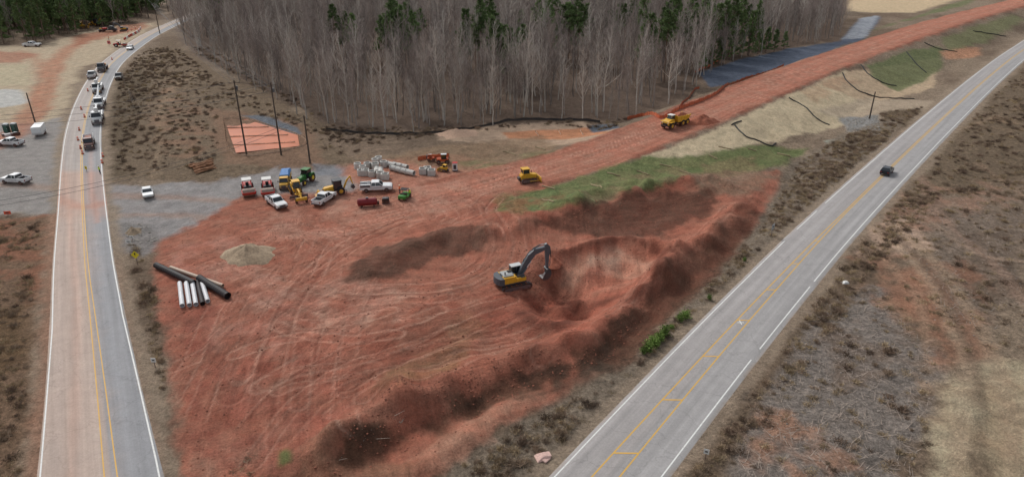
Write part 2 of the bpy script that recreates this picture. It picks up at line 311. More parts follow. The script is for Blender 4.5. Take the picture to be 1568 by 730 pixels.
strip(g,[(800,480),(845,500),(900,478),(945,455)],2.5,(104,58,46),1,1,.7); strip(g,[(835,420),(850,450),(880,465)],3,(106,58,46),1,1.2,.7); strip(g,[(1010,395),(1000,430),(960,460)],1.6,(112,62,49),.8,1,.6); strip(g,[(850,386),(900,374),(965,364),(1030,384)],1.4,(104,58,46),.6,.8,.75)
GD=catmull(G([(1000,260),(800,300),(770,400),(700,440),(560,450),(440,520),(390,620),(380,800)])[:,:2],4)
t2,_=polydist(gx,gy,GD); wsel=sstep(10,18,np.abs(th)); across=th*(1-wsel)+t2*wsel
def sheet(name,nx,ny,x,y,zz,surf,acr,material):
    me=bpy.data.meshes.new(name); n=nx*ny; me.vertices.add(n); me.vertices.foreach_set('co',np.column_stack([x,y,zz]).ravel().astype(np.float32))
    i=np.arange((nx-1)*(ny-1)); r=i//(nx-1); c=i%(nx-1); a=r*nx+c; q=np.column_stack([a,a+1,a+nx+1,a+nx]).ravel().astype(np.int32)
    nf=len(i); me.loops.add(nf*4); me.loops.foreach_set('vertex_index',q); me.polygons.add(nf); me.polygons.foreach_set('loop_start',np.arange(nf,dtype=np.int32)*4)
    me.polygons.foreach_set('use_smooth',np.ones(nf,bool)); me.update(calc_edges=True)
    a=me.attributes.new('Col','FLOAT_COLOR','POINT'); a.data.foreach_set('color',np.column_stack([surf.c,np.ones(n)]).ravel().astype(np.float32))
    for nm,ar in (('redm',surf.red),('veg',surf.veg),('acr',acr)):
        a=me.attributes.new(nm,'FLOAT','POINT'); a.data.foreach_set('value',np.asarray(ar,dtype=np.float32))
    me.materials.append(material); o=bpy.data.objects.new(name,me); S.collection.objects.link(o); return o
def groundmat(name,road=False):
    m,nt,n,l,b=newmat(name); tc=n.new('ShaderNodeTexCoord'); P=tc.outputs['Object']
    at=lambda s:N(nt,'ShaderNodeAttribute',attribute_name=s)
    col=at('Col').outputs['Color']; red=at('redm').outputs['Fac']; veg=at('veg').outputs['Fac']; acr=at('acr').outputs['Fac']
    n1=noi(nt,P,.5,8,.68); n2=noi(nt,P,4,6,.7); n3=noi(nt,P,1.6,8,.75)
    sx=n.new('ShaderNodeSeparateXYZ'); l.new(P,sx.inputs[0]); cb=n.new('ShaderNodeCombineXYZ')
    k_=.03 if road else .09
    l.new(math_(nt,'MULTIPLY',acr,1.3),cb.inputs[0]); l.new(math_(nt,'MULTIPLY',sx.outputs[0],k_),cb.inputs[1]); l.new(math_(nt,'MULTIPLY',sx.outputs[1],k_),cb.inputs[2])
    st=noi(nt,cb.outputs[0],1.0,5,.65)
    if road:
        f=math_(nt,'MULTIPLY',rng_(nt,n1,.3,.7,.91,1.09),rng_(nt,n2,.3,.7,.92,1.08)); f=math_(nt,'MULTIPLY',f,rng_(nt,st,.3,.7,.84,1.14))
        vo=n.new('ShaderNodeTexVoronoi'); vo.feature='DISTANCE_TO_EDGE'; vo.inputs['Scale'].default_value=.16
        mp=n.new('ShaderNodeVectorMath'); mp.operation='ADD'; l.new(P,mp.inputs[0]); nn=n.new('ShaderNodeTexNoise'); nn.inputs['Scale'].default_value=.5; nn.inputs['Detail'].default_value=6; l.new(P,nn.inputs['Vector'])
        sc=n.new('ShaderNodeVectorMath'); sc.operation='SCALE'; sc.inputs['Scale'].default_value=3.0; l.new(nn.outputs[1],sc.inputs[0]); l.new(sc.outputs[0],mp.inputs[1]); l.new(mp.outputs[0],vo.inputs['Vector'])
        f=math_(nt,'MULTIPLY',f,rng_(nt,vo.outputs['Distance'],0,.012,.82,1.0))
        l.new(scalecol(nt,col,f),b.inputs['Base Color']); b.inputs['Roughness'].default_value=.85; bump(nt,n2,b,.3,.02); return m
    f=math_(nt,'MULTIPLY',rng_(nt,n1,.3,.7,.76,1.24),rng_(nt,n2,.3,.7,.78,1.22))
    fs=math_(nt,'ADD',1.0,math_(nt,'MULTIPLY',red,rng_(nt,st,.3,.7,-.2,.18))); f=math_(nt,'MULTIPLY',f,fs)
    fv=math_(nt,'ADD',1.0,math_(nt,'MULTIPLY',veg,rng_(nt,n3,.35,.66,-.55,.5))); f=math_(nt,'MULTIPLY',f,fv)
    # clay shifts between iron-red and paler brown in patches
    hue=n.new('ShaderNodeMix'); hue.data_type='RGBA'; hue.blend_type='MULTIPLY'; l.new(math_(nt,'MULTIPLY',red,rng_(nt,noi(nt,P,.22,7,.7),.4,.62,0,1)),hue.inputs[0]); l.new(scalecol(nt,col,f),hue.inputs[6]); hue.inputs[7].default_value=(.94,1.14,1.18,1)
    l.new(hue.outputs[2],b.inputs['Base Color']); b.inputs['Roughness'].default_value=.95; b.inputs['Specular IOR Level'].default_value=.15
    hh=math_(nt,'ADD',math_(nt,'MULTIPLY',n3,1.2),math_(nt,'ADD',math_(nt,'MULTIPLY',n2,.6),math_(nt,'MULTIPLY',math_(nt,'MULTIPLY',st,red),.8)))
    bump(nt,hh,b,1.0,.38); return m
GM=groundmat('ground_soil'); sheet('ground',len(xs),len(ys),gx,gy,z,g,across,GM)
RM=groundmat('weathered_asphalt',True)
# ---------------------------------------------------------------- roads
def frame(C):
    t=np.gradient(C[:,:2],axis=0); t/=np.linalg.norm(t,axis=1)[:,None]; return t,np.stack([-t[:,1],t[:,0]],1)
def dense(C,step=.8):
    d=np.r_[0,np.cumsum(np.linalg.norm(np.diff(C[:,:2],axis=0),axis=1))]; s=np.arange(0,d[-1],step)
    return np.column_stack([np.interp(s,d,C[:,i]) for i in range(C.shape[1])]),s
def road(name,C,colL,colR,split,extra):
    D,s=dense(C,.8); t,nr=frame(D); K=29; u=np.linspace(-.5,.5,K)
    x=D[:,0:1]-nr[:,0:1]*u*D[:,2:3]; y=D[:,1:2]-nr[:,1:2]*u*D[:,2:3]
    a=(u[None,:]*D[:,2:3]).ravel(); sf=mksurf(x.ravel(),y.ravel(),colR); al=np.arange(len(a)); sp=np.repeat(split(D),K)
    applym(sf,al,sstep(.25,-.25,a-sp+.3*sf.n2),colL)
    W=np.repeat(D[:,2],K)/2
    applym(sf,al,np.exp(-((np.abs(a-np.sign(a)*W*.5)-.85)/.35)**2)*.25,(118,116,116))
    applym(sf,al,sstep(.55,.05,W-np.abs(a)+.9*sf.n2)*.65,(150,130,110))
    extra(sf,a,W,al)
    zz=np.full(len(a),.03)-.10*(np.abs(u)[None,:].repeat(len(D),0).ravel()>.499)
    sheet(name,K,len(D),sf.x,sf.y,zz,sf,a,RM)
def e1(sf,a,W,al):
    paint(sf,[(60,335),(200,335),(200,262),(60,262)],(178,136,114),3,2,.4); paint(sf,[(60,760),(170,760),(140,330),(85,330)],(180,152,136),2,1.5,.35)
    strip(sf,[(80,300),(130,318),(180,305)],2,(170,116,94),1,1,.5); strip(sf,[(90,215),(100,280),(108,340),(118,480),(110,730)],.9,(182,144,125),.5,.3,.4)
    strip(sf,[(140,215),(140,280),(150,340)],.9,(182,130,108),.5,.3,.45)
    paint(sf,[(80,262),(180,262),(200,60),(300,20),(120,90)],(148,146,145),2,1,.35)
    applym(sf,al,np.exp(-((a-0.6)/.12)**2)*.35,(120,118,116))
def e2(sf,a,W,al):
    applym(sf,al,np.exp(-((a+.2)/.7)**2)*.35,(136,130,126)); applym(sf,al,np.exp(-((a-4.5)/.35)**2)*.3,(120,118,116))
road('left_road',R1C,(170,155,144),(140,140,142),lambda D:np.interp(D[:,1],[50,122,200],[1.0,.25,0]),e1)
road('highway_road',R2C,(158,153,150),(154,151,149),lambda D:D[:,0]*0,e2)
def paintmat(name,col,under,mx_=.5):
    m,nt,n,l,b=newmat(name); tc=n.new('ShaderNodeTexCoord'); f=rng_(nt,noi(nt,tc.outputs['Object'],2.2,8,.8),.50,.68,0,mx_)
    mx=n.new('ShaderNodeMix'); mx.data_type='RGBA'; l.new(f,mx.inputs[0]); mx.inputs[6].default_value=(*lin(col),1); mx.inputs[7].default_value=(*lin(under),1); l.new(mx.outputs[2],b.inputs['Base Color']); b.inputs['Roughness'].default_value=.7; return m
WP=paintmat('road_paint_white',(216,216,212),(160,154,148),.65); YP=paintmat('road_paint_yellow',(206,160,66),(172,150,112),.65)
def linemk(name,C,offs,w,m,skip=()):
    D,s=dense(C,1.0); t,nr=frame(D); off=np.interp(D[:,1],*offs); vs=[];fs=[]
    for i in range(len(D)):
        c=D[i,:2]-nr[i]*off[i]
        for sgn in(-1,1):
            p=c-nr[i]*sgn*w/2; vs.append((p[0],p[1],.038))
    for i in range(len(D)-1):
        if any(a<D[i,1]<b for a,b in skip): continue
        fs.append((2*i,2*i+1,2*i+3,2*i+2))
    me=bpy.data.meshes.new(name); me.from_pydata(vs,[],fs); me.materials.append(m); o=bpy.data.objects.new(name,me); S.collection.objects.link(o)
hw1=([40,51,80,122,400],[5.2,5.1,4.2,3.9,3.8])
linemk('white_edge_line',R1C,(hw1[0],[-v for v in hw1[1]]),.15,WP); linemk('white_edge_line',R1C,hw1,.16,WP)
linemk('yellow_centre_line',R1C,([40,51,90,122,150],[.5,.45,.25,.0,-.15]),.13,YP); linemk('yellow_centre_line',R1C,([40,51,90,122,150],[1.7,1.55,.75,.3,.15]),.13,YP)
linemk('white_edge_line',R2C,([0,600],[-4.35,-4.35]),.15,WP,((103,108),(116,120))); linemk('white_edge_line',R2C,([0,600],[4.1,4.1]),.15,WP,((73,75.5),(92,94)))
linemk('yellow_centre_line',R2C,([40,51,118,600],[-1.45,-1.4,-.18,-.18]),.16,YP); linemk('yellow_centre_line',R2C,([40,51,118,600],[.85,.8,.18,.18]),.16,YP)
D,s=dense(R2C,1.0); t,nr=frame(D); hv=[];hf=[]
for i in range(0,len(D)):
    if abs((s[i]%11))<.5 and D[i,1]<108 and D[i,1]>45:
        tt=(D[i,1]-51)/67; a0=-1.4+1.25*max(tt,0); a1=.8-.65*max(tt,0)
        p=D[i,:2]-nr[i]*a0; q=D[i,:2]-nr[i]*a1+t[i]*1.6*(a1-a0)/2.2
        for P_,o_ in((p,-.13),(p,.13),(q,.13),(q,-.13)): hv.append((P_[0]+t[i][0]*o_,P_[1]+t[i][1]*o_,.042))
        k0=len(hv)-4; hf.append((k0,k0+1,k0+2,k0+3))
me=bpy.data.meshes.new('median_hatch'); me.from_pydata(hv,[],hf); me.materials.append(YP); S.collection.objects.link(bpy.data.objects.new('median_hatch_marking',me))
c=G0([(1134,494)])[0]; me=bpy.data.meshes.new('cross'); a=.45; w_=.07
me.from_pydata([(c[0]-a,c[1]-w_,.05),(c[0]+a,c[1]-w_,.05),(c[0]+a,c[1]+w_,.05),(c[0]-a,c[1]+w_,.05),(c[0]-w_,c[1]-a*1.2,.054),(c[0]+w_,c[1]-a*1.2,.054),(c[0]+w_,c[1]+a*1.2,.054),(c[0]-w_,c[1]+a*1.2,.054)],[],[(0,1,2,3),(4,5,6,7)]); me.materials.append(WP); S.collection.objects.link(bpy.data.objects.new('survey_cross_marking',me))
# ---------------------------------------------------------------- mesh builder
class MB:
    def __init__(s): s.v=[];s.f=[];s.m=[];s.mats=[]
    def mi(s,m):
        if m not in s.mats: s.mats.append(m)
        return s.mats.index(m)
    def add(s,vs,fs,m):
        o=len(s.v); s.v+= [tuple(v) for v in vs]; k=s.mi(m)
        for f in fs: s.f.append([i+o for i in f]); s.m.append(k)
    def box(s,c,d,m,rot=None,tx=1,ty=1):
        R=Euler([math.radians(a) for a in rot]).to_matrix() if rot else None; vs=[]
        for zz in(-.5,.5):
            for xx,yy in((-.5,-.5),(.5,-.5),(.5,.5),(-.5,.5)):
                p=Vector((xx*d[0]*(tx if zz>0 else 1),yy*d[1]*(ty if zz>0 else 1),zz*d[2]))
                if R: p=R@p
                vs.append(p+Vector(c))
        s.add(vs,[(3,2,1,0),(4,5,6,7),(0,1,5,4),(1,2,6,5),(2,3,7,6),(3,0,4,7)],m)
    def tube(s,pts,rad,m,n=8,caps=True):
        pts=[Vector(p) for p in pts]; rad=rad if isinstance(rad,(list,tuple)) else [rad]*len(pts); vs=[];fs=[]
        for i,p in enumerate(pts):
            d=(pts[min(i+1,len(pts)-1)]-pts[max(i-1,0)]); d=d.normalized() if d.length>1e-6 else Vector((0,0,1))
            a=d.cross(Vector((0,0,1)) if abs(d.z)<.9 else Vector((1,0,0))).normalized(); b=d.cross(a)
            for k in range(n):
                an=2*math.pi*k/n; vs.append(p+(a*math.cos(an)+b*math.sin(an))*rad[i])
        for i in range(len(pts)-1):
            for k in range(n): fs.append((i*n+k,i*n+(k+1)%n,(i+1)*n+(k+1)%n,(i+1)*n+k))
        if caps: fs.append(tuple(range(n))[::-1]); fs.append(tuple((len(pts)-1)*n+k for k in range(n)))
        s.add(vs,fs,m)
    def cyl(s,a,b,r,m,n=14,r2=None): s.tube([a,b],[r,r if r2 is None else r2],m,n)
    def prism(s,pr,y0,y1,m):
        n=len(pr); c=(y0+y1)/2; vs=[]
        for yy in(y0,y1):
            for p in pr: k=p[2] if len(p)>2 else 1; vs.append((p[0],c+(yy-c)*k,p[1]))
        fs=[tuple(range(n)),tuple(range(n,2*n))[::-1]]+[(i+n,(i+1)%n+n,(i+1)%n,i) for i in range(n)]
        s.add(vs,fs,m)
    def wheel(s,x,y,r,w,m=None,hub=None):
        m=m or BLK(); s.cyl((x,y-w/2,r),(x,y+w/2,r),r,m,16); h=hub or STL(); s.cyl((x,y-w/2-.02,r),(x,y+w/2+.02,r),r*.5,h,10)
    def mesh(s,name):
        me=bpy.data.meshes.new(name); me.from_pydata(s.v,[],s.f)
        for m in s.mats: me.materials.append(m)
        me.polygons.foreach_set('material_index',s.m); bm=bmesh.new(); bm.from_mesh(me); bmesh.ops.recalc_face_normals(bm,faces=bm.faces); bm.to_mesh(me); bm.free(); me.update(); return me
def put(me,name,u,v,ang=0,sc=1,dz=0,bev=.03):
    o=bpy.data.objects.new(name,me); p=g1(u,v); z0=p.z
    if abs(polydist(np.array([p.x]),np.array([p.y]),R1W)[0][0])<6 or abs(polydist(np.array([p.x]),np.array([p.y]),R2W)[0][0])<6: z0=.035
    o.location=(p.x,p.y,z0+dz); o.rotation_euler=(0,0,math.radians(ang)); o.scale=(sc,)*3; S.collection.objects.link(o)
    if bev: md=o.modifiers.new('bevel','BEVEL'); md.width=bev; md.segments=2; md.limit_method='ANGLE'
    return o
def rad_(u,v,a):
    p=G0([(u,v)])[0]; return a+math.degrees(math.atan2(p[1],p[0]))-90
def along(u,v,C,flip,sk=0):
    p=G0([(u,v)])[0]; t,_=frame(C); i=int(np.argmin(np.hypot(C[:,0]-p[0],C[:,1]-p[1]))); return math.degrees(math.atan2(t[i][1],t[i][0]))+(180 if flip else 0)+sk
def pickup(body,util=False,bedmat=None):
    b=MB(); w2=.98
    b.prism([(-2.9,.55),(2.75,.5),(2.9,.7),(2.88,1.05),(2.6,1.18),(1.15,1.25),(1.1,1.28),(-.95,1.28),(-.95,1.0),(-2.9,1.0)],-w2,w2,body)
    b.prism([(1.2,1.26),(.55,1.86,.84),(-.75,1.88,.84),(-.95,1.27)],-w2*.97,w2*.97,GLS())
    b.prism([(.62,1.84,.86),(.5,1.93,.82),(-.72,1.94,.82),(-.86,1.84,.86)],-w2*.97,w2*.97,body)
    for y in(-1,1):
        b.tube([(1.2,y*.93,1.26),(.56,y*.80,1.87)],.05,body,5); b.tube([(-.1,y*.95,1.27),(-.1,y*.81,1.88)],.05,body,5); b.tube([(-.9,y*.94,1.27),(-.76,y*.8,1.88)],.06,body,5)
        b.box((.95,y*1.1,1.35),(.12,.2,.18),BLK()); b.box((2.85,y*.75,.92),(.1,.35,.2),LGT()); b.box((-2.91,y*.88,1.0),(.05,.14,.35),RLT())
        b.box((-.1,y*.985,.9),(1.9,.02,.05),DGR())
    if util:
        for y in(-1,1): b.box((-1.95,y*.82,1.28),(1.95,.38,.62),body); b.box((-1.95,y*1.02,1.28),(1.8,.02,.45),STL())
        b.box((-1.95,0,1.06),(1.9,1.2,.06),DGR()); b.tube([(-2.8,.8,1.6),(-2.8,.8,2.1),(-.8,.8,2.1)],.04,STL(),5); b.tube([(-2.8,-.8,1.6),(-2.8,-.8,2.1),(-.8,-.8,2.1)],.04,STL(),5)
        b.box((-1.4,0,1.35),(.7,.7,.5),STL())
    else:
        for y in(-1,1): b.box((-1.92,y*.92,1.17),(1.95,.1,.34),body)
        b.box((-2.86,0,1.17),(.07,1.9,.34),body); b.box((-1.92,0,1.02),(1.9,1.74,.04),DGR()); b.box((-1.2,0,1.25),(.45,1.6,.38),STL())
    b.box((2.92,0,.62),(.12,1.9,.2),DGR()); b.box((2.9,0,.9),(.06,1.1,.28),BLK()); b.box((-2.97,0,.62),(.12,1.8,.18),STL())
    for x in(-1.85,1.85):
        for y in(-.88,.88): b.wheel(x,y,.42,.28)
    return b.mesh('pickup')
def car(body,suv=False):
    b=MB(); h=.2 if suv else 0
    b.prism([(-2.25,.45),(2.2,.4),(2.3,.6),(2.2,.82+h*.5),(1.0,.98+h),(-1.7,1.02+h),(-2.25,.95+h),(-2.3,.6)],-.92,.92,body)
    tail=-2.0 if suv else -1.75
    b.prism([(1.05,.97+h),(.3,1.42+h,.82),(-1.1 if not suv else -1.7,1.44+h,.82),(tail,1.0+h)],-.88,.88,GLS())
    b.prism([(.35,1.4+h,.84),(.2,1.49+h,.78),(-1.0 if not suv else -1.6,1.5+h,.78),(-1.2 if not suv else -1.75,1.41+h,.84)],-.88,.88,body)
    for y in(-1,1):
        b.tube([(1.0,y*.86,.99+h),(.33,y*.73,1.43+h)],.04,body,5); b.tube([(-.4,y*.87,1+h),(-.4,y*.74,1.44+h)],.04,body,5); b.tube([(tail+.1,y*.86,1.02+h),(tail+.55,y*.73,1.43+h)],.06,body,5)
        b.box((2.24,y*.68,.68),(.1,.35,.14),LGT()); b.box((-2.27,y*.7,.8+h*.5),(.06,.32,.14),RLT()); b.box((.75,y*1.0,1.05+h),(.15,.16,.12),body)
    for x in(-1.4,1.4):
        for y in(-.82,.82): b.wheel(x,y,.34,.22)
    return b.mesh('car')
def track(b,y,L,Ht,W,x0=0):
    r=Ht/2; pr=[]
    for k in range(9): a=-math.pi/2+math.pi*k/8; pr.append((x0+L/2-r+r*math.cos(a),r+r*math.sin(a)))
    for k in range(9): a=math.pi/2+math.pi*k/8; pr.append((x0-L/2+r+r*math.cos(a),r+r*math.sin(a)))
    b.prism(pr,y-W/2,y+W/2,BLK()); b.prism([(x0+(p[0]-x0)*.9,r+(p[1]-r)*.62) for p in pr],y-W/2-.03,y+W/2+.03,STL())
    n=int(L/.32)
    for k in range(n):
        x=x0-L/2+r+(L-2*r)*(k+.5)/n; b.box((x,y,Ht+.02),(.1,W*.98,.07),DIRT() if k%3==0 else DGR())
    for sx in(-1,1):
        for k in range(7):
            a=(-math.pi/2+math.pi*(k+.5)/7); b.box((x0+sx*(L/2-r+(r+.02)*math.cos(a)),y,r+(r+.02)*math.sin(a)),(.08,W*.98,.1),DGR(),rot=(0,-math.degrees(a)*sx,0))
    for k in range(5): b.cyl((x0-L/2+.6+k*(L-1.2)/4,y-W/2-.05,.28),(x0-L/2+.6+k*(L-1.2)/4,y+W/2+.05,.28),.16,DGR(),8)
def excavator():
    b=MB(); G_=mat('boom_grey',(84,88,94),.45,0,.14,2,.12)
    for y in(-1.3,1.3): track(b,y,4.5,.95,.62)
    b.box((0,0,.65),(2.2,2.0,.4),DGR()); b.cyl((0,0,.8),(0,0,1.15),.75,STL(),20)
    b.box((-.35,0,1.25),(3.7,2.6,.22),DGR())
    pr=[(-2.1,-1.35),(-2.6,-1.15),(-2.85,-.6),(-2.95,0),(-2.85,.6),(-2.6,1.15),(-2.1,1.35),(-1.9,1.35),(-1.9,-1.35)]
    n=len(pr); vs=[(x,y,1.2) for x,y in pr]+[(x*.99,y*.98,2.2) for x,y in pr]; b.add(vs,[tuple(range(n))[::-1],tuple(range(n,2*n))]+[(i,(i+1)%n,(i+1)%n+n,i+n) for i in range(n)],mat('counterweight_grey',(78,82,88),.5,0,.15,2,.1))
    b.box((-1.0,-.85,1.82),(1.85,.9,.95),YEL()); b.box((-1.0,.85,1.75),(1.85,.9,.85),YEL()); b.box((-1.0,0,1.85),(1.85,.85,1.0),DGR())
    b.box((-1.1,-.1,2.38),(1.5,1.7,.16),mat('hood_grey',(160,162,160),.5,0,.1,2,.1)); b.cyl((-1.5,-.5,2.4),(-1.5,-.5,2.85),.09,BLK(),8); b.box((-.6,.2,2.5),(.5,.6,.12),BLK())
    b.box((.7,-.9,1.62),(1.5,.8,.55),YEL()); b.box((1.0,-.9,1.95),(.6,.7,.12),DGR()); b.box((.75,-.9,2.0),(1.2,.04,.5),STL()) 
    b.prism([(-.05,1.36),(1.5,1.36),(1.72,1.9),(1.5,2.85,.92),(.0,2.9,.92)],.42,1.38,GLS()); b.prism([(-.05,1.36),(1.52,1.36),(1.7,1.78),(-.05,1.78)],.40,1.40,YEL())
    b.box((.72,.9,2.94),(1.62,.98,.12),mat('cab_roof',(188,190,188),.5,0,.1,2)); 
    for x,xx in((-.02,.02),(.72,.72),(1.66,1.48)):
        for y in(.44,1.36): b.tube([(x,y,1.78),(xx,.9+(y-.9)*.93,2.9)],.055,DGR(),5)
    b.box((-.05,.9,2.3),(.08,.9,1.1),DGR())
    bo=[(.5,1.45),(.95,1.3),(2.2,3.2),(3.4,4.55),(5.25,5.05),(5.3,5.35),(4.9,5.5),(3.2,5.35),(2.3,4.75),(1.4,3.4)]
    b.prism(bo,-.28,.22,G_)
    st=[(4.85,5.75),(5.2,5.95),(5.75,5.35),(5.72,4.6),(5.42,2.0),(5.2,1.95),(5.05,3.6),(4.98,4.9)]
    b.prism(st,-.22,.16,G_)
    bu=[(5.45,2.1),(5.75,1.7),(5.85,1.1),(5.6,.55),(5.1,.25),(4.6,.3),(4.35,.6),(4.62,.72),(5.0,.7),(5.3,1.0),(5.25,1.5),(5.1,1.9)]
    b.prism(bu,-.62,.56,DGR())
    for k in range(5): b.box((4.3,-.5+k*.24,.62),(.28,.09,.09),STL(),rot=(0,35,0))
    b.prism([(5.1,2.0),(5.3,2.0),(5.85,1.1),(5.6,.55),(5.1,.25),(4.6,.3),(4.35,.6)],-.66,-.63,DGR())
    ch=mat('chrome_rod',(180,182,185),.2,.8,.05)
    for y in(-.42,.36):
        b.cyl((.9,y,1.5),(1.95,y,2.85),.11,G_,10); b.cyl((1.95,y,2.85),(2.6,y,3.75),.06,ch,8)
    b.cyl((3.0,-.03,5.45),(4.2,-.03,5.85),.1,DGR(),10); b.cyl((4.2,-.03,5.85),(4.95,-.03,5.9),.06,ch,8)
    b.cyl((5.75,-.03,5.2),(5.95,-.03,3.6),.09,DGR(),10); b.cyl((5.95,-.03,3.6),(5.85,-.03,2.4),.05,ch,8); b.cyl((5.85,-.03,2.4),(5.35,-.03,1.95),.07,STL(),8)
    b.tube([(1.3,.1,2.0),(1.6,.1,3.9),(2.6,.1,5.1),(3.6,.1,5.5)],.045,BLK(),6)
    for y in(-1.05,1.1): b.tube([(-1.8,y,2.3),(-1.8,y,2.7),(-.2,y*.98,2.7),(-.2,y*.98,2.3)],.03,STL(),5)
    return b.mesh('excavator')
def adt():
    b=MB(); y_=YEL()
    b.prism([(2.6,1.1),(4.7,1.0),(4.95,1.3),(4.85,2.0),(4.6,2.25),(3.3,2.5),(2.6,2.5)],-1.05,1.05,y_)
    b.prism([(1.9,1.4),(3.2,1.4),(3.4,2.3),(3.15,3.35,.9),(1.95,3.4,.9)],-.8,.8,GLS()); b.prism([(1.88,1.3),(3.3,1.3),(3.42,2.25),(1.88,2.25)],-.83,.83,y_); b.box((2.55,0,3.45),(1.5,1.6,.14),mat('cab_roof_white',(210,208,200),.5))
    for x,y in((1.95,-.75),(1.95,.75),(3.25,-.72),(3.25,.72)): b.tube([(x,y,2.2),(x-.05,y*.93,3.42)],.06,y_,5)
    b.box((4.98,0,1.3),(.12,1.5,.7),BLK()); b.box((4.7,0,.95),(.7,2.2,.25),DGR())
    for y in(-1,1): b.box((3.9,y*1.35,1.95),(1.9,.7,.12),y_); b.box((4.95,y*.85,1.75),(.08,.3,.2),LGT())
    b.box((-.6,0,1.15),(5.4,1.0,.4),DGR())
    L=[(1.6,2.2),(1.7,3.1),(1.2,3.0),(-3.6,2.7),(-4.3,2.9),(-4.2,2.6),(-3.2,1.45),(1.2,1.45)]
    for y in(-1.45,1.3): b.prism(L,y,y+.15,y_)
    b.prism([(-4.2,2.5),(-3.2,1.45),(1.2,1.45),(1.6,2.2),(1.7,3.3),(1.55,3.3),(1.4,2.5),(1.0,1.7),(-3.0,1.7),(-4.1,2.6)],-1.28,1.28,y_)
    for x in(-2.6,-1.3,0): b.box((x,0,2.15),(.14,3.05,1.2),y_)
    b.prism([(-3.9,2.5,.85),(-2.2,3.3,.5),(-.8,3.55,.4),(.6,3.25,.6),(1.5,2.9,.9),(1.4,2.3),(-3.2,2.0)],-1.27,1.27,DIRT())
    for x in(3.7,-1.0,-2.95):
        for y in(-1.2,1.2): b.wheel(x,y,.9,.65,hub=y_)
    return b.mesh('adt')
def dozer():
    b=MB(); y_=YEL()
    for y in(-.95,.95): track(b,y,3.2,.9,.55)
    b.prism([(-1.6,.6),(1.6,.6),(1.7,1.5),(.3,1.75),(-1.6,1.6)],-.62,.62,y_); b.box((1.72,0,1.1),(.08,1.1,.8),BLK())
    b.box((-.5,0,1.75),(1.5,1.5,.3),y_)
    b.prism([(-1.2,1.6),(.25,1.6),(.1,2.7,.88),(-1.15,2.75,.88)],-.72,.72,GLS()); b.box((-.53,0,2.8),(1.6,1.45,.13),y_)
    for x in(-1.15,.15):
        for y in(-.7,.7): b.tube([(x,y,1.6),(x-.03,y*.92,2.78)],.06,y_,5)
    b.prism([(2.2,.1),(2.45,.08),(2.3,.55),(2.35,1.1),(2.2,1.1),(2.1,.6)],-1.65,1.65,y_)
    for y in(-.75,.75): b.tube([(0,y*1.75,.5),(2.15,y*1.6,.4)],.1,y_,6); b.cyl((1.4,y*.6,1.4),(2.15,y*.7,.8),.07,STL(),8)
    b.cyl((.9,.35,1.6),(.9,.35,2.2),.06,BLK(),8); b.box((-1.85,0,.9),(.5,.8,.5),DGR())
    return b.mesh('dozer')
def roller():
    b=MB(); r_=RED()
    b.cyl((1.7,-1.05,.78),(1.7,1.05,.78),.78,mat('drum_steel',(150,132,120),.5,.2,.2,3,.5),24); 
    for y in(-1.15,1.15): b.box((1.55,y,.85),(2.0,.14,.4),r_)
    b.box((2.6,0,.85),(.14,2.2,.4),r_); b.box((.6,0,.9),(.3,2.2,.5),r_); b.box((0,0,.9),(.9,.8,.5),DGR())
    b.prism([(-2.6,.7),(-.5,.7),(-.4,1.45),(-1.0,1.65),(-2.5,1.5)],-.85,.85,r_); b.box((-2.62,0,1.05),(.06,1.3,.6),BLK())
    b.box((-.3,0,1.2),(1.1,1.5,.5),DGR()); b.box((-.55,0,1.7),(.5,.55,.6),BLK()); b.cyl((0,0,1.4),(.2,0,2.0),.05,BLK(),6); b.box((-.4,0,2.72),(1.7,1.7,.12),mat('canopy_white',(205,203,198),.5,0,.08,2,.2))
    for x in(-1.05,.3):
        for y in(-.72,.72): b.tube([(x,y,1.3),(x,y,2.7)],.05,r_,6)
    for y in(-.85,.85): b.wheel(-1.55,y,.72,.5,hub=mat('hub_white',(200,198,190)))
    return b.mesh('roller')
def grader():
    b=MB(); y_=YEL()
    b.prism([(-4.2,.9),(-1.4,.9),(-1.3,2.0),(-2.0,2.1),(-4.1,1.9)],-.7,.7,y_); b.box((-4.22,0,1.4),(.08,1.2,.8),BLK())
    b.prism([(-1.5,1.1),(.2,1.1),(.35,1.8),(.1,3.1,.9),(-1.4,3.15,.9)],-.75,.75,GLS()); b.prism([(-1.52,1.0),(.25,1.0),(.36,1.75),(-1.52,1.75)],-.78,.78,y_); b.box((-.65,0,3.2),(1.7,1.6,.14),y_)
    for x in(-1.42,.15):
        for y in(-.72,.72): b.tube([(x,y,1.7),(x,y*.93,3.2)],.06,y_,5)
    b.tube([(.1,0,1.5),(1.6,0,2.0),(3.2,0,1.9),(4.4,0,1.1)],[.24,.2,.2,.22],y_,8); b.box((4.3,0,.95),(.4,1.6,.3),y_); b.box((4.75,0,1.0),(.3,2.2,.6),y_)
    b.prism([(1.4,.15),(1.6,.12),(1.55,.75),(1.38,.7)],-1.9,1.9,STL()); b.cyl((1.2,0,.85),(1.2,0,1.0),.75,y_,18)
    for y in(-.4,.4): b.cyl((1.2,y,1.0),(1.0,y*1.3,2.3),.06,STL(),8); b.cyl((.2,y*.6,1.3),(2.6,y*.3,.8),.08,y_,6)
    for x,y in((4.2,-1),(4.2,1),(-1.8,-1),(-1.8,1),(-3.3,-1),(-3.3,1)): b.wheel(x,y,.66,.4,hub=y_)
    b.cyl((-2.6,.3,2.0),(-2.6,.3,2.7),.07,BLK(),8)
    return b.mesh('grader')
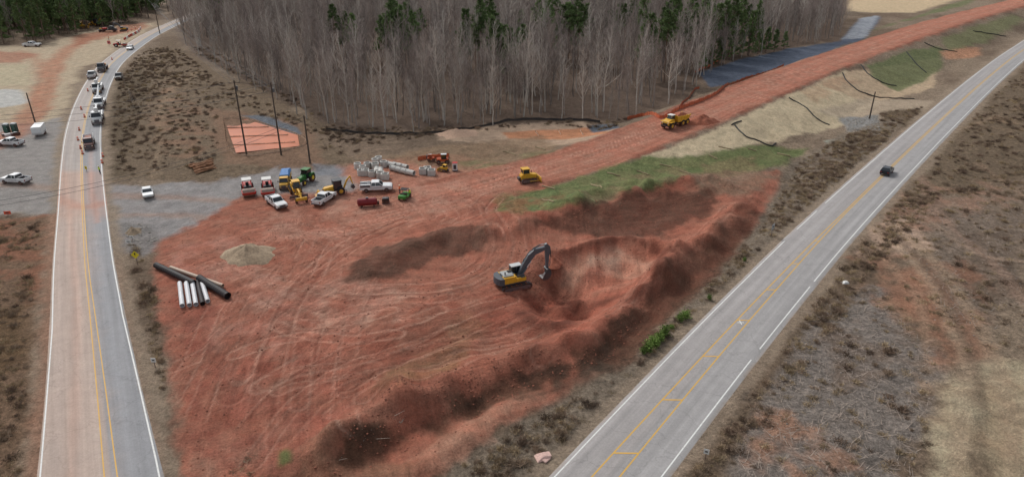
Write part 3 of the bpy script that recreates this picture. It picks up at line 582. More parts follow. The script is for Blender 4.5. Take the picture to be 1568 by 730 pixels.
def tractor():
    b=MB(); g_=mat('tractor_green',(46,110,44),.45,0,.12,2,.3); yl=mat('hub_yellow',(215,185,50),.5)
    b.prism([(.3,.8),(2.5,.8),(2.6,1.5),(2.3,1.75),(.3,1.85)],-.42,.42,g_); b.box((2.62,0,1.2),(.06,.7,.6),BLK()); b.box((-.5,0,.95),(1.8,.7,.5),DGR())
    b.prism([(-1.2,1.3),(.35,1.3),(.25,2.7,.9),(-1.1,2.75,.9)],-.75,.75,GLS()); b.box((-.45,0,2.82),(1.65,1.6,.16),g_)
    for x in(-1.12,.3):
        for y in(-.72,.72): b.tube([(x,y,1.3),(x,y*.93,2.78)],.05,BLK(),5)
    for y in(-1,1): b.wheel(-.85,y,.92,.5,hub=yl); b.wheel(1.9,y*.85,.6,.38,hub=yl); b.prism([(-1.8,1.4),(-1.4,1.95),(-.4,1.95),(0,1.4)],y-.25,y+.25,g_)
    b.cyl((1.4,.3,1.8),(1.4,.3,2.5),.06,BLK(),8); b.box((3.0,0,.8),(.5,.9,.5),BLK())
    for y in(-.5,.5): b.tube([(.6,y,1.5),(2.2,y,1.7),(3.4,y,.6)],.07,g_,6)
    b.prism([(3.3,.1),(4.0,.15),(3.6,.25),(3.5,.8),(3.35,.8)],-1.0,1.0,DGR()); b.tube([(-1.6,-.5,.6),(-2.3,-.5,.5),(-2.3,.5,.5),(-1.6,.5,.6)],.06,BLK(),5)
    return b.mesh('tractor')
def backhoe():
    b=MB(); y_=YEL()
    b.prism([(.4,.8),(2.2,.8),(2.3,1.4),(2.1,1.6),(.4,1.8)],-.5,.5,y_); b.box((2.3,0,1.1),(.06,.8,.5),BLK()); b.box((-.5,0,.95),(2.0,.8,.5),DGR())
    b.prism([(-1.1,1.2),(.5,1.2),(.4,2.7,.92),(-1.05,2.75,.92)],-.78,.78,GLS()); b.box((-.33,0,2.82),(1.7,1.65,.15),DGR())
    for x in(-1.05,.43):
        for y in(-.76,.76): b.tube([(x,y,1.2),(x,y*.93,2.8)],.07,BLK(),5)
    for y in(-1,1): b.wheel(-.8,y*.9,.78,.48,hub=y_); b.wheel(1.8,y*.85,.55,.36,hub=y_); b.tube([(.6,y*.62,1.5),(2.2,y*.62,1.2),(3.0,y*.62,.5)],.1,y_,6)
    b.prism([(2.9,.1),(3.9,.12),(3.5,.3),(3.25,1.0),(2.95,.9)],-1.15,1.15,y_)
    b.tube([(-1.5,0,.9),(-2.2,0,2.4),(-2.9,0,3.2)],[.2,.18,.14],y_,6); b.tube([(-2.9,0,3.25),(-3.3,0,1.6)],[.15,.11],y_,6); b.prism([(-3.5,1.5),(-3.1,1.5),(-2.9,.9),(-3.3,.6),(-3.7,.9)],-.35,.35,DGR())
    for y in(-1,1): b.tube([(-1.6,y*.4,.8),(-1.8,y*1.1,.9),(-1.8,y*1.1,.15)],.08,DGR(),5)
    return b.mesh('backhoe')
def bigtruck(kind,cabm,bodym):
    b=MB(); 
    b.box((0,0,.85),(8,.9,.25),DGR()); b.prism([(2.2,.7),(4.2,.7),(4.3,1.1),(4.15,1.6),(3.2,1.75),(2.2,1.75)],-.95,.95,cabm)
    b.prism([(1.5,1.2),(3.15,1.2),(3.25,1.8),(2.85,2.6,.88),(1.5,2.65,.88)],-1.05,1.05,GLS()); b.prism([(1.48,.9),(3.25,.9),(3.28,1.75),(1.48,1.75)],-1.08,1.08,cabm); b.box((2.15,0,2.7),(1.4,1.95,.14),cabm); b.box((1.46,0,1.9),(.06,2.1,1.5),cabm)
    for y in(-1,1): b.box((4.28,y*.75,1.1),(.06,.3,.2),LGT()); b.box((3.0,y*1.3,2.0),(.1,.2,.4),BLK()); b.tube([(3.2,y*1.03,1.75),(2.86,y*.93,2.65)],.05,cabm,5)
    b.box((4.33,0,1.1),(.06,1.0,.6),STL()); b.box((4.4,0,.65),(.15,2.2,.3),STL())
    if kind=='dump':
        for y in(-1.2,1.12): b.box((-1.5,y+.04,1.75),(5.2,.08,1.2),bodym)
        b.box((1.12,0,1.85),(.08,2.3,1.5),bodym); b.box((-4.08,0,1.7),(.08,2.3,1.1),bodym); b.box((-1.5,0,1.15),(5.1,2.3,.12),bodym); b.prism([(-3.9,1.5),(-2.5,2.2,.6),(0,2.3,.6),(1.0,1.7),(1.0,1.3),(-3.9,1.3)],-1.1,1.1,DIRT())
        for x in(-3,-1.5,0): b.box((x,0,1.75),(.1,2.5,1.1),bodym)
    elif kind=='bucket':
        for y in(-1,1): b.box((-1.6,y*.95,1.35),(4.6,.45,.8),bodym)
        b.box((-1.6,0,1.1),(4.6,1.5,.12),STL()); b.cyl((-.3,0,1.1),(-.3,0,2.3),.35,bodym,14); b.tube([(-.3,0,2.4),(-4.2,0,3.1)],[.22,.18],bodym,8); b.tube([(-4.2,.3,3.2),(2.4,.3,3.6)],[.16,.12],bodym,8)
        b.box((2.9,.3,3.4),(.8,.75,1.0),bodym,tx=1.1); b.box((-3.2,0,1.6),(.8,1.6,.4),DGR())
    elif kind=='crane':
        for y in(-1,1): b.box((-1.6,y*1.0,1.2),(5.0,.4,.35),bodym)
        b.box((-1.6,0,1.2),(5.0,1.6,.15),STL()); b.cyl((.7,0,1.1),(.7,0,2.4),.4,bodym,12); b.box((.7,0,2.6),(1.1,1.2,.6),bodym); b.tube([(.8,0,2.8),(-5.5,0,3.9)],[.3,.22],bodym,4); b.tube([(-5.5,0,3.9),(-7.5,0,4.2)],[.18,.15],bodym,4); b.tube([(-7.4,0,4.1),(-7.4,0,2.6)],.03,BLK(),4); b.box((-7.4,0,2.5),(.25,.2,.35),YEL())
        b.box((-3,0,1.45),(1.4,1.5,.4),DGR())
    elif kind=='flat':
        b.box((-1.6,0,1.15),(5.2,2.4,.18),DGR()); b.box((1.0,0,1.7),(.1,2.3,1.0),DGR()); b.box((-1,0,1.6),(2.0,1.5,.7),bodym); b.box((-3,.2,1.5),(1.0,1.2,.5),YEL())
    elif kind=='canopy':
        b.box((-1.6,0,1.5),(5.2,2.3,.7),YEL()); bl=mat('blue_tarpaulin',(72,122,178),.6,0,.12,1)
        b.prism([(-4.2,2.5),(-4.1,2.9,.8),(-1.6,3.15,.6),(.9,2.9,.8),(1.0,2.5)],-1.25,1.25,bl)
        for x in(-4.0,.9):
            for y in(-1.1,1.1): b.tube([(x,y,1.8),(x,y,2.6)],.05,STL(),5)
    for x in(3.3,-1.7,-3.1):
        for y in(-1.0,1.0): b.wheel(x,y,.52,.32 if x>0 else .5)
    return b.mesh('truck')
Wt=WHITE(); PK=pickup(Wt); PKU=pickup(Wt,True); PKD=pickup(mat('dark_car_paint',(44,50,58),.3,0,.05)); CW=car(mat('white_car_paint',(212,214,214),.3,0,.04)); CD=car(mat('black_car_paint',(30,34,40),.25,0,.05),True)
ex=put(excavator(),'excavator',786,438,24,1.06); ex.location.z-=.05
put(adt(),'articulated_dump_truck',1035,193,222,.95)
dz=dozer(); put(dz,'bulldozer',808,278,20,1.05); RO=roller(); put(RO,'soil_roller',381,296,rad_(381,296,272),1.08); put(RO,'soil_roller',411,295,rad_(411,295,268),1.08)
put(grader(),'motor_grader',456,300,rad_(456,300,278),.95); put(tractor(),'green_farm_tractor',469,279,rad_(469,279,235)); put(backhoe(),'backhoe_loader',515,297,205,1.05)
put(bigtruck('canopy',YEL(),YEL()),'canopy_work_truck',438,283,rad_(438,283,262),.85)
put(PK,'pickup_truck',424,315,-50,1.05); put(PK,'pickup_truck',497,309,72,1.03); put(PKU,'service_truck',577,292,8,1.1); put(PK,'pickup_truck',18,223,172,1.05); put(PK,'pickup_truck',26,280,170,1.05); put(PK,'pickup_truck',50,72,5,1.2)
put(CW,'white_car',227,299,rad_(227,299,270),1.05); put(CD,'black_suv',1357,266,along(1357,266,R2C,False))
A1=lambda u,v,f,k=0: along(u,v,R1C,f,k)
put(PK,'pickup_truck',142,119,A1(142,119,False),1.2); put(PKD,'dark_pickup_truck',183,121,A1(183,121,True),1.05); put(CW,'white_car',200,76,A1(200,76,True),1.15)
put(bigtruck('dump',mat('maroon_paint',(110,70,62),.4),Wt),'dump_truck',138,224,A1(138,224,True),.95)
BK1=bigtruck('bucket',Wt,Wt); put(BK1,'bucket_truck',151,186,A1(151,186,True),1.15); put(bigtruck('crane',Wt,Wt),'crane_truck',154,163,A1(154,163,True),1.1); put(BK1,'bucket_truck',151,140,A1(151,140,True),1.1)
FT=bigtruck('flat',DGR(),RED()); put(FT,'flatbed_truck',158,108,A1(158,108,True),1.1)
put(dz,'bulldozer',127,44,20,1.1); put(backhoe(),'backhoe_loader',148,40,160,1.2); exm=ex.data; put(exm,'excavator',190,48,200,.75); put(FT,'flatbed_truck',165,49,10); put(dz,'bulldozer',150,36,190,1.1)
put(RO,'soil_roller',185,72,20)
# ---------------------------------------------------------------- loose site objects
def single(b,name,u=None,v=None,ang=0,bev=.02):
    me=b.mesh(name)
    if u is not None: return put(me,name,u,v,ang,bev=bev)
    o=bpy.data.objects.new(name,me); S.collection.objects.link(o); return o
def pipe(name,a,b_,r,m):
    A=g1(*a); B=g1(*b_); A.z+=r+.02; B.z+=r+.02; b=MB(); d=(B-A).normalized(); s1=d.cross(Vector((0,0,1))).normalized(); s2=s1.cross(d); n=18; vs=[];fs=[]
    L=(B-A).length; st=[]; k=0; q=0
    while k<L: st.append((k,r if q%2 else r*.95)); k+=.25; q+=1
    st.append((L,r)); prof=st+[(L,r*.86),(L-.6,r*.84)]
    for x,rr in prof:
        for j in range(n): an=2*math.pi*j/n; vs.append(A+d*x+(s1*math.cos(an)+s2*math.sin(an))*rr)
    for i in range(len(prof)-1):
        for j in range(n): fs.append((i*n+j,i*n+(j+1)%n,(i+1)*n+(j+1)%n,(i+1)*n+j))
    fs.append(tuple((len(prof)-1)*n+j for j in range(n))); fs.append(tuple(range(n)))
    b.add(vs,fs,m); return single(b,name)
BP=mat('black_plastic_pipe',(34,35,38),.55,0,.15,2,.1,.2); WPp=mat('white_plastic_pipe',(206,208,210),.4,0,.05,2,.15); TP=mat('tan_pipe',(196,176,156),.6,0,.1,2,.2)
pipe('black_drainage_pipe',(240,410),(298,438),.5,BP); pipe('black_drainage_pipe',(306,430),(350,458),.55,BP); pipe('tan_drainage_pipe',(262,412),(342,440),.3,TP)
for a,b_,m in (((276,436),(280,471),WPp),((286,436),(291,470),WPp),((295,434),(301,469),WPp),((303,434),(311,468),BP),((309,432),(319,464),WPp)): pipe('white_drainage_pipe' if m is WPp else 'black_drainage_pipe',a,b_,.34,m)
def heap(name,u,v,r,h,m,sx=1,seed=0,ang=0):
    b=MB(); n=40; R=14; vs=[];fs=[]
    for i in range(R+1):
        for j in range(n):
            q=i/R; an=2*math.pi*j/n; rr=r*q*(1+.14*math.sin(2*an+seed)+.08*math.sin(5*an+seed*2)+.06*math.sin(9*an+seed)); x=rr*math.cos(an)*sx; y=rr*math.sin(an)
            zz=h*(1-q)**.9+.5*h*(float(fbm(x,y,1.1/max(r*.25,.5),3,seed))-.5)*(1-q)**.5-.2*q+.05
            vs.append((x,y,zz))
    for i in range(R):
        for j in range(n): fs.append((i*n+j,(i+1)*n+j,(i+1)*n+(j+1)%n,i*n+(j+1)%n))
    b.add(vs,fs,m); o=single(b,name,u,v,ang,0)
    for p in o.data.polygons: p.use_smooth=True
    return o
GV=mat('sand_gravel',(146,128,106),.95,0,.35,3); heap('sand_pile',380,390,4.4,1.9,GV,1,2); heap('soil_pile',1074,187,3.2,2.0,DIRT(),1.3,1); heap('soil_pile',845,402,1.8,1.3,DIRT(),1,4); heap('gravel_pile',204,355,1.6,.9,GV,1,4); heap('soil_pile',700,205,4,1.2,mat('tan_soil',(192,160,136),.95,0,.2),1.6,5)
b=MB(); lg=mat('log_bark',(156,116,88),.9,0,.3,1)
for i in range(34):
    x=random.uniform(-2.8,2.8); zz=.2+random.random()*1.1*(1-abs(x)/3.4); a=random.uniform(-.4,.4); L=random.uniform(2.5,4.5)
    b.tube([(x-L*a,-L*.6,zz),(x+L*a,L*.6,zz+random.uniform(-.1,.3))],[random.uniform(.14,.2),.12],lg,7)
single(b,'log_pile',312,258,-55,0)
def ringmesh(prof,n,horiz):
    b=MB(); vs=[];fs=[]
    for x,r in prof:
        for j in range(n): an=2*math.pi*j/n; vs.append((x,r*math.cos(an),.66+r*math.sin(an)) if horiz else (r*math.cos(an),r*math.sin(an),x))
    for i in range(len(prof)-1):
        for j in range(n): fs.append((i*n+j,i*n+(j+1)%n,(i+1)*n+(j+1)%n,(i+1)*n+j))
    b.add(vs,fs,CONC()); return b.mesh('conc')
CP=ringmesh([(-1.2,.48),(-1.2,.6),(1.0,.6),(1.0,.7),(1.2,.7),(1.2,.5),(-1.2,.48)],16,True)
for u,v,a in ((605,262,150),(612,264,150),(620,266,150),(628,268,150),(600,256,150),(609,257,150),(618,259,150),(577,265,100),(583,266,100)): put(CP,'concrete_pipe',u,v,a,.95,0,.02)
MHm=ringmesh([(0,.8),(1.3,.8),(1.3,.62),(.1,.62)],18,False)
b=MB()
for y in(-.7,.7): b.box((0,y,.65),(1.6,.18,1.3),CONC())
for x in(-.71,.71): b.box((x,0,.65),(.18,1.2,1.3),CONC())
b.box((0,0,.1),(1.2,1.2,.1),CONC()); CBm=b.mesh('cbox')
for u,v in ((548,258),(556,262),(563,257),(570,270),(588,255),(553,268),(580,248),(575,251)): put(MHm,'concrete_manhole_ring',u,v,0)
for u,v,a in ((560,268,10),(575,258,20),(583,272,5),(648,266,0),(655,264,15),(661,268,0),(590,274,0)): put(CBm,'concrete_drain_box',u,v,a)
b=MB(); b.tube([(-1.9,0,.95),(-1.7,0,.95),(1.7,0,.95),(1.9,0,.95)],[.35,.75,.75,.35],mat('tank_red',(122,26,34),.4,0,.1,2,.15),18)
for x in(-1.2,1.2): b.box((x,0,.2),(.2,1.3,.4),DGR())
b.box((0,0,1.78),(.5,.4,.2),STL()); b.box((2.0,.3,.5),(.5,.6,.6),BLK()); single(b,'red_fuel_tank',563,316,12)
b=MB(); b.box((0,0,.6),(1.3,1.1,.9),BLK()); b.box((0,0,1.1),(1.1,.9,.1),DGR()); b.box((0,0,.08),(1.4,1.2,.14),STL()); b.cyl((.3,0,1.1),(.3,0,1.5),.06,STL(),8); single(b,'generator',591,311,5)
b=MB(); m=mat('utv_green',(60,130,50),.5); b.prism([(-1.4,.4),(1.3,.4),(1.45,.8),(.7,.95),(.3,.6),(-.3,.6),(-.5,.95),(-1.4,.95)],-.7,.7,m)
b.box((-.25,0,.85),(.5,1.1,.5),BLK()); b.box((0,0,1.85),(1.2,1.3,.07),BLK())
for x in(-.55,.6):
    for y in(-.6,.6): b.tube([(x,y,.8),(x*.9,y*.95,1.85)],.04,BLK(),5)
for x in(-.95,.95):
    for y in(-.65,.65): b.wheel(x,y,.32,.25)
put(b.mesh('utv'),'utility_vehicle',620,304,75,1.1)
b=MB(); mo=mat('machine_orange',(190,84,40),.5,0,.1,2,.3); b.box((0,0,.9),(2.6,1.6,.6),mo); b.box((-.3,.4,1.7),(1.2,.8,1.1),GLS()); b.box((-.3,.4,2.3),(1.3,.9,.1),Wt); b.tube([(-1.2,-.4,1.6),(3.2,-.4,1.9)],[.2,.16],mo,4); b.box((3.5,-.4,1.5),(.2,1.2,.8),DGR())
for x in(-.95,.95):
    for y in(-.85,.85): b.wheel(x,y,.5,.35)
TL=b.mesh('telehandler'); put(TL,'telehandler',678,250,185); put(dz,'bulldozer',680,262,150,.55); put(TL,'telehandler',660,246,10,.6)
b=MB(); b.box((0,0,1.1),(1.0,1.0,1.6),Wt); b.box((0,0,.2),(1.2,1.2,.15),DGR()); b.box((0,-.52,1.1),(.6,.03,1.0),DGR()); b.box((0,0,1.95),(1.1,1.1,.1),RED()); put(b.mesh('pc'),'pump_cabinet',697,262,0)
b=MB(); b.prism([(-2.2,.6),(2.0,.6),(2.3,1.2),(2.2,2.6),(-2.2,2.7)],-1.1,1.1,Wt); b.tube([(2.2,0,.6),(3.2,0,.5)],.07,BLK(),5); b.box((-2.23,0,1.6),(.03,1.8,1.8),DGR())
for y in(-1.05,1.05): b.wheel(-.2,y,.36,.22); b.wheel(-1.0,y,.36,.22); b.box((-.6,y,.95),(1.9,.2,.06),BLK())
single(b,'enclosed_trailer',62,207,290)
b=MB(); gp=mat('toilet_green',(40,66,58),.5); b.box((0,0,1.1),(1.15,1.15,2.1),gp); b.prism([(-.6,2.15),(.6,2.15),(.4,2.4,.7),(-.4,2.4,.7)],-.6,.6,mat('toilet_roof',(200,204,202))); b.box((0,-.59,1.1),(.8,.03,1.8),mat('toilet_door',(60,96,84))); b.box((.3,-.62,1.1),(.08,.03,.15),Wt)
PT=b.mesh('pt'); put(PT,'portable_toilet',12,203,10); put(PT,'portable_toilet',24,202,5)
b=MB()
for i in range(6): b.box((random.uniform(-1.5,1.5),random.uniform(-1,1),.35),(random.uniform(.6,1.4),.8,.7),[Wt,STL(),BLK()][i%3],rot=(0,0,random.uniform(0,90)))
single(b,'pallet_stack',18,208,0)
def sign(name,u,v,w,h,m,diamond=False,ph=2.0,ang=0):
    b=MB(); b.tube([(0,.03,0),(0,.03,ph+h*.8)],.05,STL(),6)
    if diamond: b.prism([(0,ph-.1),(w*.7,ph+w*.6),(0,ph+w*1.3),(-w*.7,ph+w*.6)],-.05,-.02,m); b.prism([(0,ph+.35),(w*.15,ph+.9),(-w*.15,ph+.9)],-.07,-.055,BLK())
    else: b.box((0,-.03,ph+h/2),(w,.03,h),m); b.box((0,-.052,ph+h/2),(w*.5,.006,h*.3),DGR())
    single(b,name,u,v,ang,0)
YS=mat('sign_yellow',(226,206,40),.5,0,.03); WS=mat('sign_white',(216,216,212),.5,0,.03)
sign('yellow_warning_sign',211,405,.95,.95,YS,True,1.2); sign('route_sign',238,562,.6,.6,WS,ph=.8); sign('route_sign',1080,702,.55,.6,WS,ph=.7,ang=-20); sign('road_sign_back',1181,362,1.0,1.0,mat('sign_back',(150,156,160),.4,.3),ang=45,ph=1.4)
sign('yellow_road_sign',133,262,.5,.7,YS,ph=.4); sign('orange_work_sign',13,330,1.2,.6,mat('sign_orange',(222,84,52),.5),ph=.3,ang=10); sign('pink_work_sign',168,70,1.4,1.4,mat('sign_pink',(220,110,110),.5),ph=.6); sign('white_sign_board',198,374,.9,.5,WS,ph=.3); sign('white_sign_board',203,368,.6,.5,WS,ph=.4)
b=MB(); og=mat('barrel_orange',(220,96,50),.5); 
b.cyl((0,0,.05),(0,0,1.0),.28,og,12,.22); b.cyl((0,0,0),(0,0,.06),.36,BLK(),12); b.cyl((0,0,.4),(0,0,.52),.265,WS,12); b.cyl((0,0,.68),(0,0,.8),.25,WS,12); BR=b.mesh('barrel')
for u,v in ((124,228),(120,215),(122,200),(127,236),(130,180),(157,250),(158,240),(196,50),(202,47),(208,45),(125,168),(135,140),(172,92)): put(BR,'traffic_barrel',u,v,0,.9,0,0)
b=MB(); pts=G([(190,62),(200,56),(212,50),(216,44)])
for i in range(len(pts)-1):
    A=Vector(pts[i]);B=Vector(pts[i+1]); n=max(2,int((B-A).length/3))
    for j in range(n): c=A.lerp(B,(j+.5)/n); d=B-A; b.box((c.x,c.y,c.z+.5),(2.6,.5,1.0),[RED(),WS][j%2],rot=(0,0,math.degrees(math.atan2(d.y,d.x))),ty=.5)
single(b,'water_filled_barrier')
b=MB(); fc=mat('faded_cloth',(206,172,160),.9,0,.2,3); b.prism([(-.8,0),(.6,.05),(.9,.3,.6),(.1,.45,.5),(-.5,.3,.8)],-.6,.6,fc); b.box((.2,-.5,.12),(.9,.5,.2),fc,rot=(10,5,30)); single(b,'discarded_tarpaulin',831,700,20,.08)
b=MB(); b.prism([(-.6,0),(.5,0),(.4,.25,.5),(-.2,.3,.6)],-.4,.4,WS); b.box((.3,.4,.1),(.4,.3,.15),WS,rot=(0,0,40)); single(b,'litter_bag',1294,433,10,.05)
# ---------------------------------------------------------------- utility poles and wires
PM=mat('pole_wood',(84,74,66),.9,0,.2,1)
def pole(u,v,h,arm=True,ang=20):
    b=MB(); b.tube([(0,0,-.3),(0,0,h*.5),(0,0,h)],[.21,.18,.14],PM,10)
    if arm:
        b.box((0,0,h-.6),(2.4,.12,.12),PM,rot=(0,0,ang))
        for x in(-1.1,0,1.1): c=Vector((x*math.cos(math.radians(ang)),x*math.sin(math.radians(ang)),h-.5)); b.cyl(c,c+Vector((0,0,.3)),.06,STL(),8)
        b.cyl((.3,.15,h-2.2),(.3,.15,h-1.3),.22,STL(),12)
    single(b,'utility_pole',u,v,0,0); p=g1(u,v); return p+Vector((0,0,h-.3))
pA=pole(378,238,17.5); pB=pole(431,238,17); pC=pole(54,187,8,False); pD=pole(475,250,11,False); pE=pole(245,52,14); pF=pole(1331,182,7.5,False); pG=pole(258,18,14); pH=pole(228,28,13)
WM=mat('wire_cable',(40,40,43),.6)
def wire(a,b_,sag,n=16,r=.032,offs=((0,0,0),)):
    for o in offs:
        b=MB(); A=Vector(a)+Vector(o);B=Vector(b_)+Vector(o); b.tube([A.lerp(B,i/n)-Vector((0,0,sag*4*(i/n)*(1-i/n))) for i in range(n+1)],r,WM,5); single(b,'power_line')
offsl=g1(-260,300)+Vector((0,0,15)); OP=g1(-120,430)+Vector((0,0,11))
wire(pA,pE,2.5,offs=((-1,0,0),(0,0,.3),(1,0,0))); wire(pB,pE,2.5,offs=((0,0,-1.2),(1,0,0),(-1,.0,0))); wire(pA,pB,.3,offs=((0,0,0),(0,0,-2)))
wire(pE,pG,1,offs=((0,0,0),(1,0,0))); wire(pE,pH,1)
wire(pB,offsl,3.0,offs=((0,0,0),(1,1,-1.5),)); wire(pA,offsl,2.5); wire(pD,OP,3.0,offs=((0,0,0),(0,0,-.8)))
# ---------------------------------------------------------------- wattles, silt fences, basins
def wattle(name,line,r,m):
    P=catmull(G(line)[:,:2],6); zz=H(P[:,0],P[:,1]); b=MB(); b.tube([(P[i,0],P[i,1],zz[i]+r*.7) for i in range(len(P))],r,m,8); single(b,name)
BW=mat('black_wattle',(48,47,46),.8)
for L in ([(1125,192),(1140,208),(1160,216),(1180,224),(1188,220)],[(1120,192),(1135,186)],[(1208,150),(1222,158),(1235,166),(1248,180),(1270,192)],[(1290,112),(1300,128),(1320,142),(1360,150),(1400,152)],[(1318,100),(1335,118),(1360,130),(1372,132)],[(1388,80),(1400,95),(1418,112)],[(1415,66),(1440,76),(1465,80)],[(1490,48),(1515,52),(1540,56)]): wattle('black_slope_wattle',L,.17,BW)
SW=mat('straw_wattle',(144,128,100),.9)
for a in ((830,285,850,290),(905,283,922,288),(930,265,950,270),(975,262,992,268),(1040,262,1060,268),(1085,238,1098,244),(1010,252,1028,256),(1145,228,1158,232),(830,306,848,310),(1190,235,1210,240),(1100,225,1120,229),(770,232,790,238),(820,225,835,230)):
    wattle('straw_wattle',[(a[0],a[1]),((a[0]+a[2])/2,(a[1]+a[3])/2),(a[2],a[3])],.14,SW)
def fence(name,line,h,m):
    P=catmull(G(line)[:,:2],5); D,_=dense(P,1.2); zz=H(D[:,0],D[:,1]); b=MB(); vs=[];fs=[]
    for i in range(len(D)): hh=h*(1+.15*math.sin(i*1.7)); vs+= [(D[i,0],D[i,1],zz[i]),(D[i,0],D[i,1],zz[i]+hh)]
    for i in range(len(D)-1): fs.append((2*i,2*i+2,2*i+3,2*i+1))
    b.add(vs,fs,m)
    for i in range(0,len(D),2): b.tube([(D[i,0],D[i,1]+.03,zz[i]),(D[i,0],D[i,1]+.03,zz[i]+h*1.25)],.04,PM,4)
    single(b,name)
OF=mat('orange_mesh_fence',(198,106,72),.8); BF=mat('black_silt_fence',(64,60,58),.8); TF=mat('tan_baffle',(204,174,150),.9)
fence('orange_safety_fence',[(960,184),(985,178),(1010,182),(1040,168)],.9,OF); fence('orange_safety_fence',[(1040,168),(1075,155),(1100,142),(1130,128),(1200,104)],.9,OF); fence('orange_safety_fence',[(1062,112),(1090,100),(1102,92)],.9,OF)
fence('silt_fence',[(500,200),(600,206),(690,202),(800,184),(920,188)],.6,BF); fence('orange_safety_fence',[(1040,168),(1062,140),(1075,136)],.7,OF); fence('orange_safety_fence',[(640,246),(690,240)],.9,OF)
def flatpoly(name,uv,m,dz=.12):
    P=G(uv); zt=float(np.mean(P[:,2]))+dz; b=MB(); b.add([(p[0],p[1],zt) for p in P],[tuple(range(len(P)))],m); single(b,name)
mw=mat('muddy_water',(180,106,74),.5,0,.2,.15,0,.2); flatpoly('sediment_basin_water',[(344,184),(378,183),(456,208),(459,224),(362,236)],mw,.1)
for L in ([(344,183),(380,183)],[(348,197),(415,196)],[(352,211),(448,208)],[(358,224),(458,219)]): fence('basin_baffle',L,.4,TF)
fence('basin_border_fence',[(342,183),(361,237),(460,225),(457,207),(378,182)],.35,TF)
for L in ([(820,203),(826,210)],[(855,201),(860,209)],[(888,199),(894,208)]): fence('basin_baffle',L,.45,TF)
# ---------------------------------------------------------------- vegetation
BK=mat('bare_bark',(150,140,133),.9,0,.3,.6,ov=(.5,1.3)); BKP=mat('pale_bark',(196,188,178),.9,0,.25,.6,ov=(.6,1.1)); TWG=mat('bare_twigs',(150,137,130),.9,0,.25,.6,ov=(.65,1.25)); TWP=mat('pale_twigs',(176,166,157),.9,0,.2,.6,ov=(.7,1.15)); PB=mat('pine_bark',(124,104,90),.9,0,.25,.6)
def baretree(seed,h=21,spread=1.0,B=None,T=None,thick=1.0):
    B=B or BK; T=T or TWG
    r=random.Random(seed); b=MB(); pts=[];rad=[]; x=y=0; r0=h*.0076*thick
    n=9
    for i in range(n+1):
        t=i/n; pts.append(Vector((x,y,t*h))); rad.append(r0*(1-t)**.8+.022); x+=r.uniform(-.3,.3); y+=r.uniform(-.3,.3)
    b.tube(pts,rad,B,5,False)
    def at(t): f=t*n; i=min(int(f),n-1); return pts[i].lerp(pts[i+1],f-i)
    nb=24
    for k in range(nb):
        t=.3+.68*(k+r.random())/nb; p=at(t); an=r.uniform(0,6.28); up=r.uniform(.7,1.7); L=(1.1-t)*h*.28*r.uniform(.5,1.3)*spread+.8
        d=Vector((math.cos(an),math.sin(an),up)).normalized(); q=[p]; m=4
        for j in range(m): d=(d+Vector((r.uniform(-.2,.2),r.uniform(-.2,.2),.16))).normalized(); q.append(q[-1]+d*L/m)
        rb=.055*(1.25-t)*thick; b.tube(q,[rb*(1-.8*j/m)+.01 for j in range(m+1)],B,3,False)
        for s in range(7):
            f=r.uniform(.2,1)*m; i=min(int(f),m-1); c=q[i].lerp(q[i+1],f-i); e=(d+Vector((r.uniform(-1,1),r.uniform(-1,1),r.uniform(-.1,.9)))).normalized(); l=L*r.uniform(.25,.55)
            mid=c+e*l*.5; e2=(e+Vector((r.uniform(-.3,.3),r.uniform(-.3,.3),.2))).normalized(); end=mid+e2*l*.5; b.tube([c,mid,end],[.024,.018,.009],T,3,False)
            for w in range(3):
                c2=c.lerp(end,r.uniform(.3,.95)); e3=(e+Vector((r.uniform(-1,1),r.uniform(-1,1),r.uniform(-.2,.8)))).normalized()*l*r.uniform(.35,.7); sd=e3.cross(Vector((r.random(),r.random(),r.random()))).normalized()*.018
                b.add([c2-sd,c2+sd,c2+e3],[(0,1,2)],T)
    return b.mesh('bare_tree')
def needles(name,col): 
    m,nt,n,l,b=newmat(name); tc=n.new('ShaderNodeTexCoord'); c=n.new('ShaderNodeRGB'); c.outputs[0].default_value=(*lin(col),1); oi=n.new('ShaderNodeObjectInfo')
    f=math_(nt,'MULTIPLY',rng_(nt,noi(nt,tc.outputs['Object'],.7,4),.3,.7,.55,1.6),rng_(nt,oi.outputs['Random'],0,1,.75,1.35)); l.new(scalecol(nt,c.outputs[0],f),b.inputs['Base Color']); b.inputs['Roughness'].default_value=.8; b.inputs['Specular IOR Level'].default_value=.2; return m
NE=needles('pine_needles',(104,122,78)); SG=needles('shrub_leaves',(104,126,62))
def pinetree(seed,h=19,low=.45,wid=3.2):
    r=random.Random(seed); b=MB(); b.tube([(0,0,0),(.1,0,h*.5),(0,.1,h)],[.22,.15,.04],PB,7,False)
    vs=[];fs=[]; nb=42
    for k in range(nb):
        t=low+(1-low)*(k+r.random())/nb; an=r.uniform(0,6.28); L=wid*(1.05-t)/(1.05-low)*r.uniform(.5,1.15)+.5; p=Vector((0,0,t*h)); e=p+Vector((math.cos(an)*L,math.sin(an)*L,L*r.uniform(0,.45)))
        b.tube([p,e],[.05,.02],PB,3,False)
        for c in range(3):
            q=p.lerp(e,r.uniform(.45,1.05)); R=r.uniform(.45,.95)
            for j in range(28):
                d=Vector((r.gauss(0,1),r.gauss(0,1),r.gauss(0,.7))).normalized(); a=q+d*R*r.uniform(.1,.5); s=d.cross(Vector((r.random()-.5,r.random()-.5,r.random()-.5))).normalized()*.12; o=len(vs); vs+=[a-s,a+s,a+d*R*.7+Vector((0,0,.1))]; fs.append((o,o+1,o+2))
    b.add(vs,fs,NE); return b.mesh('pine_tree')
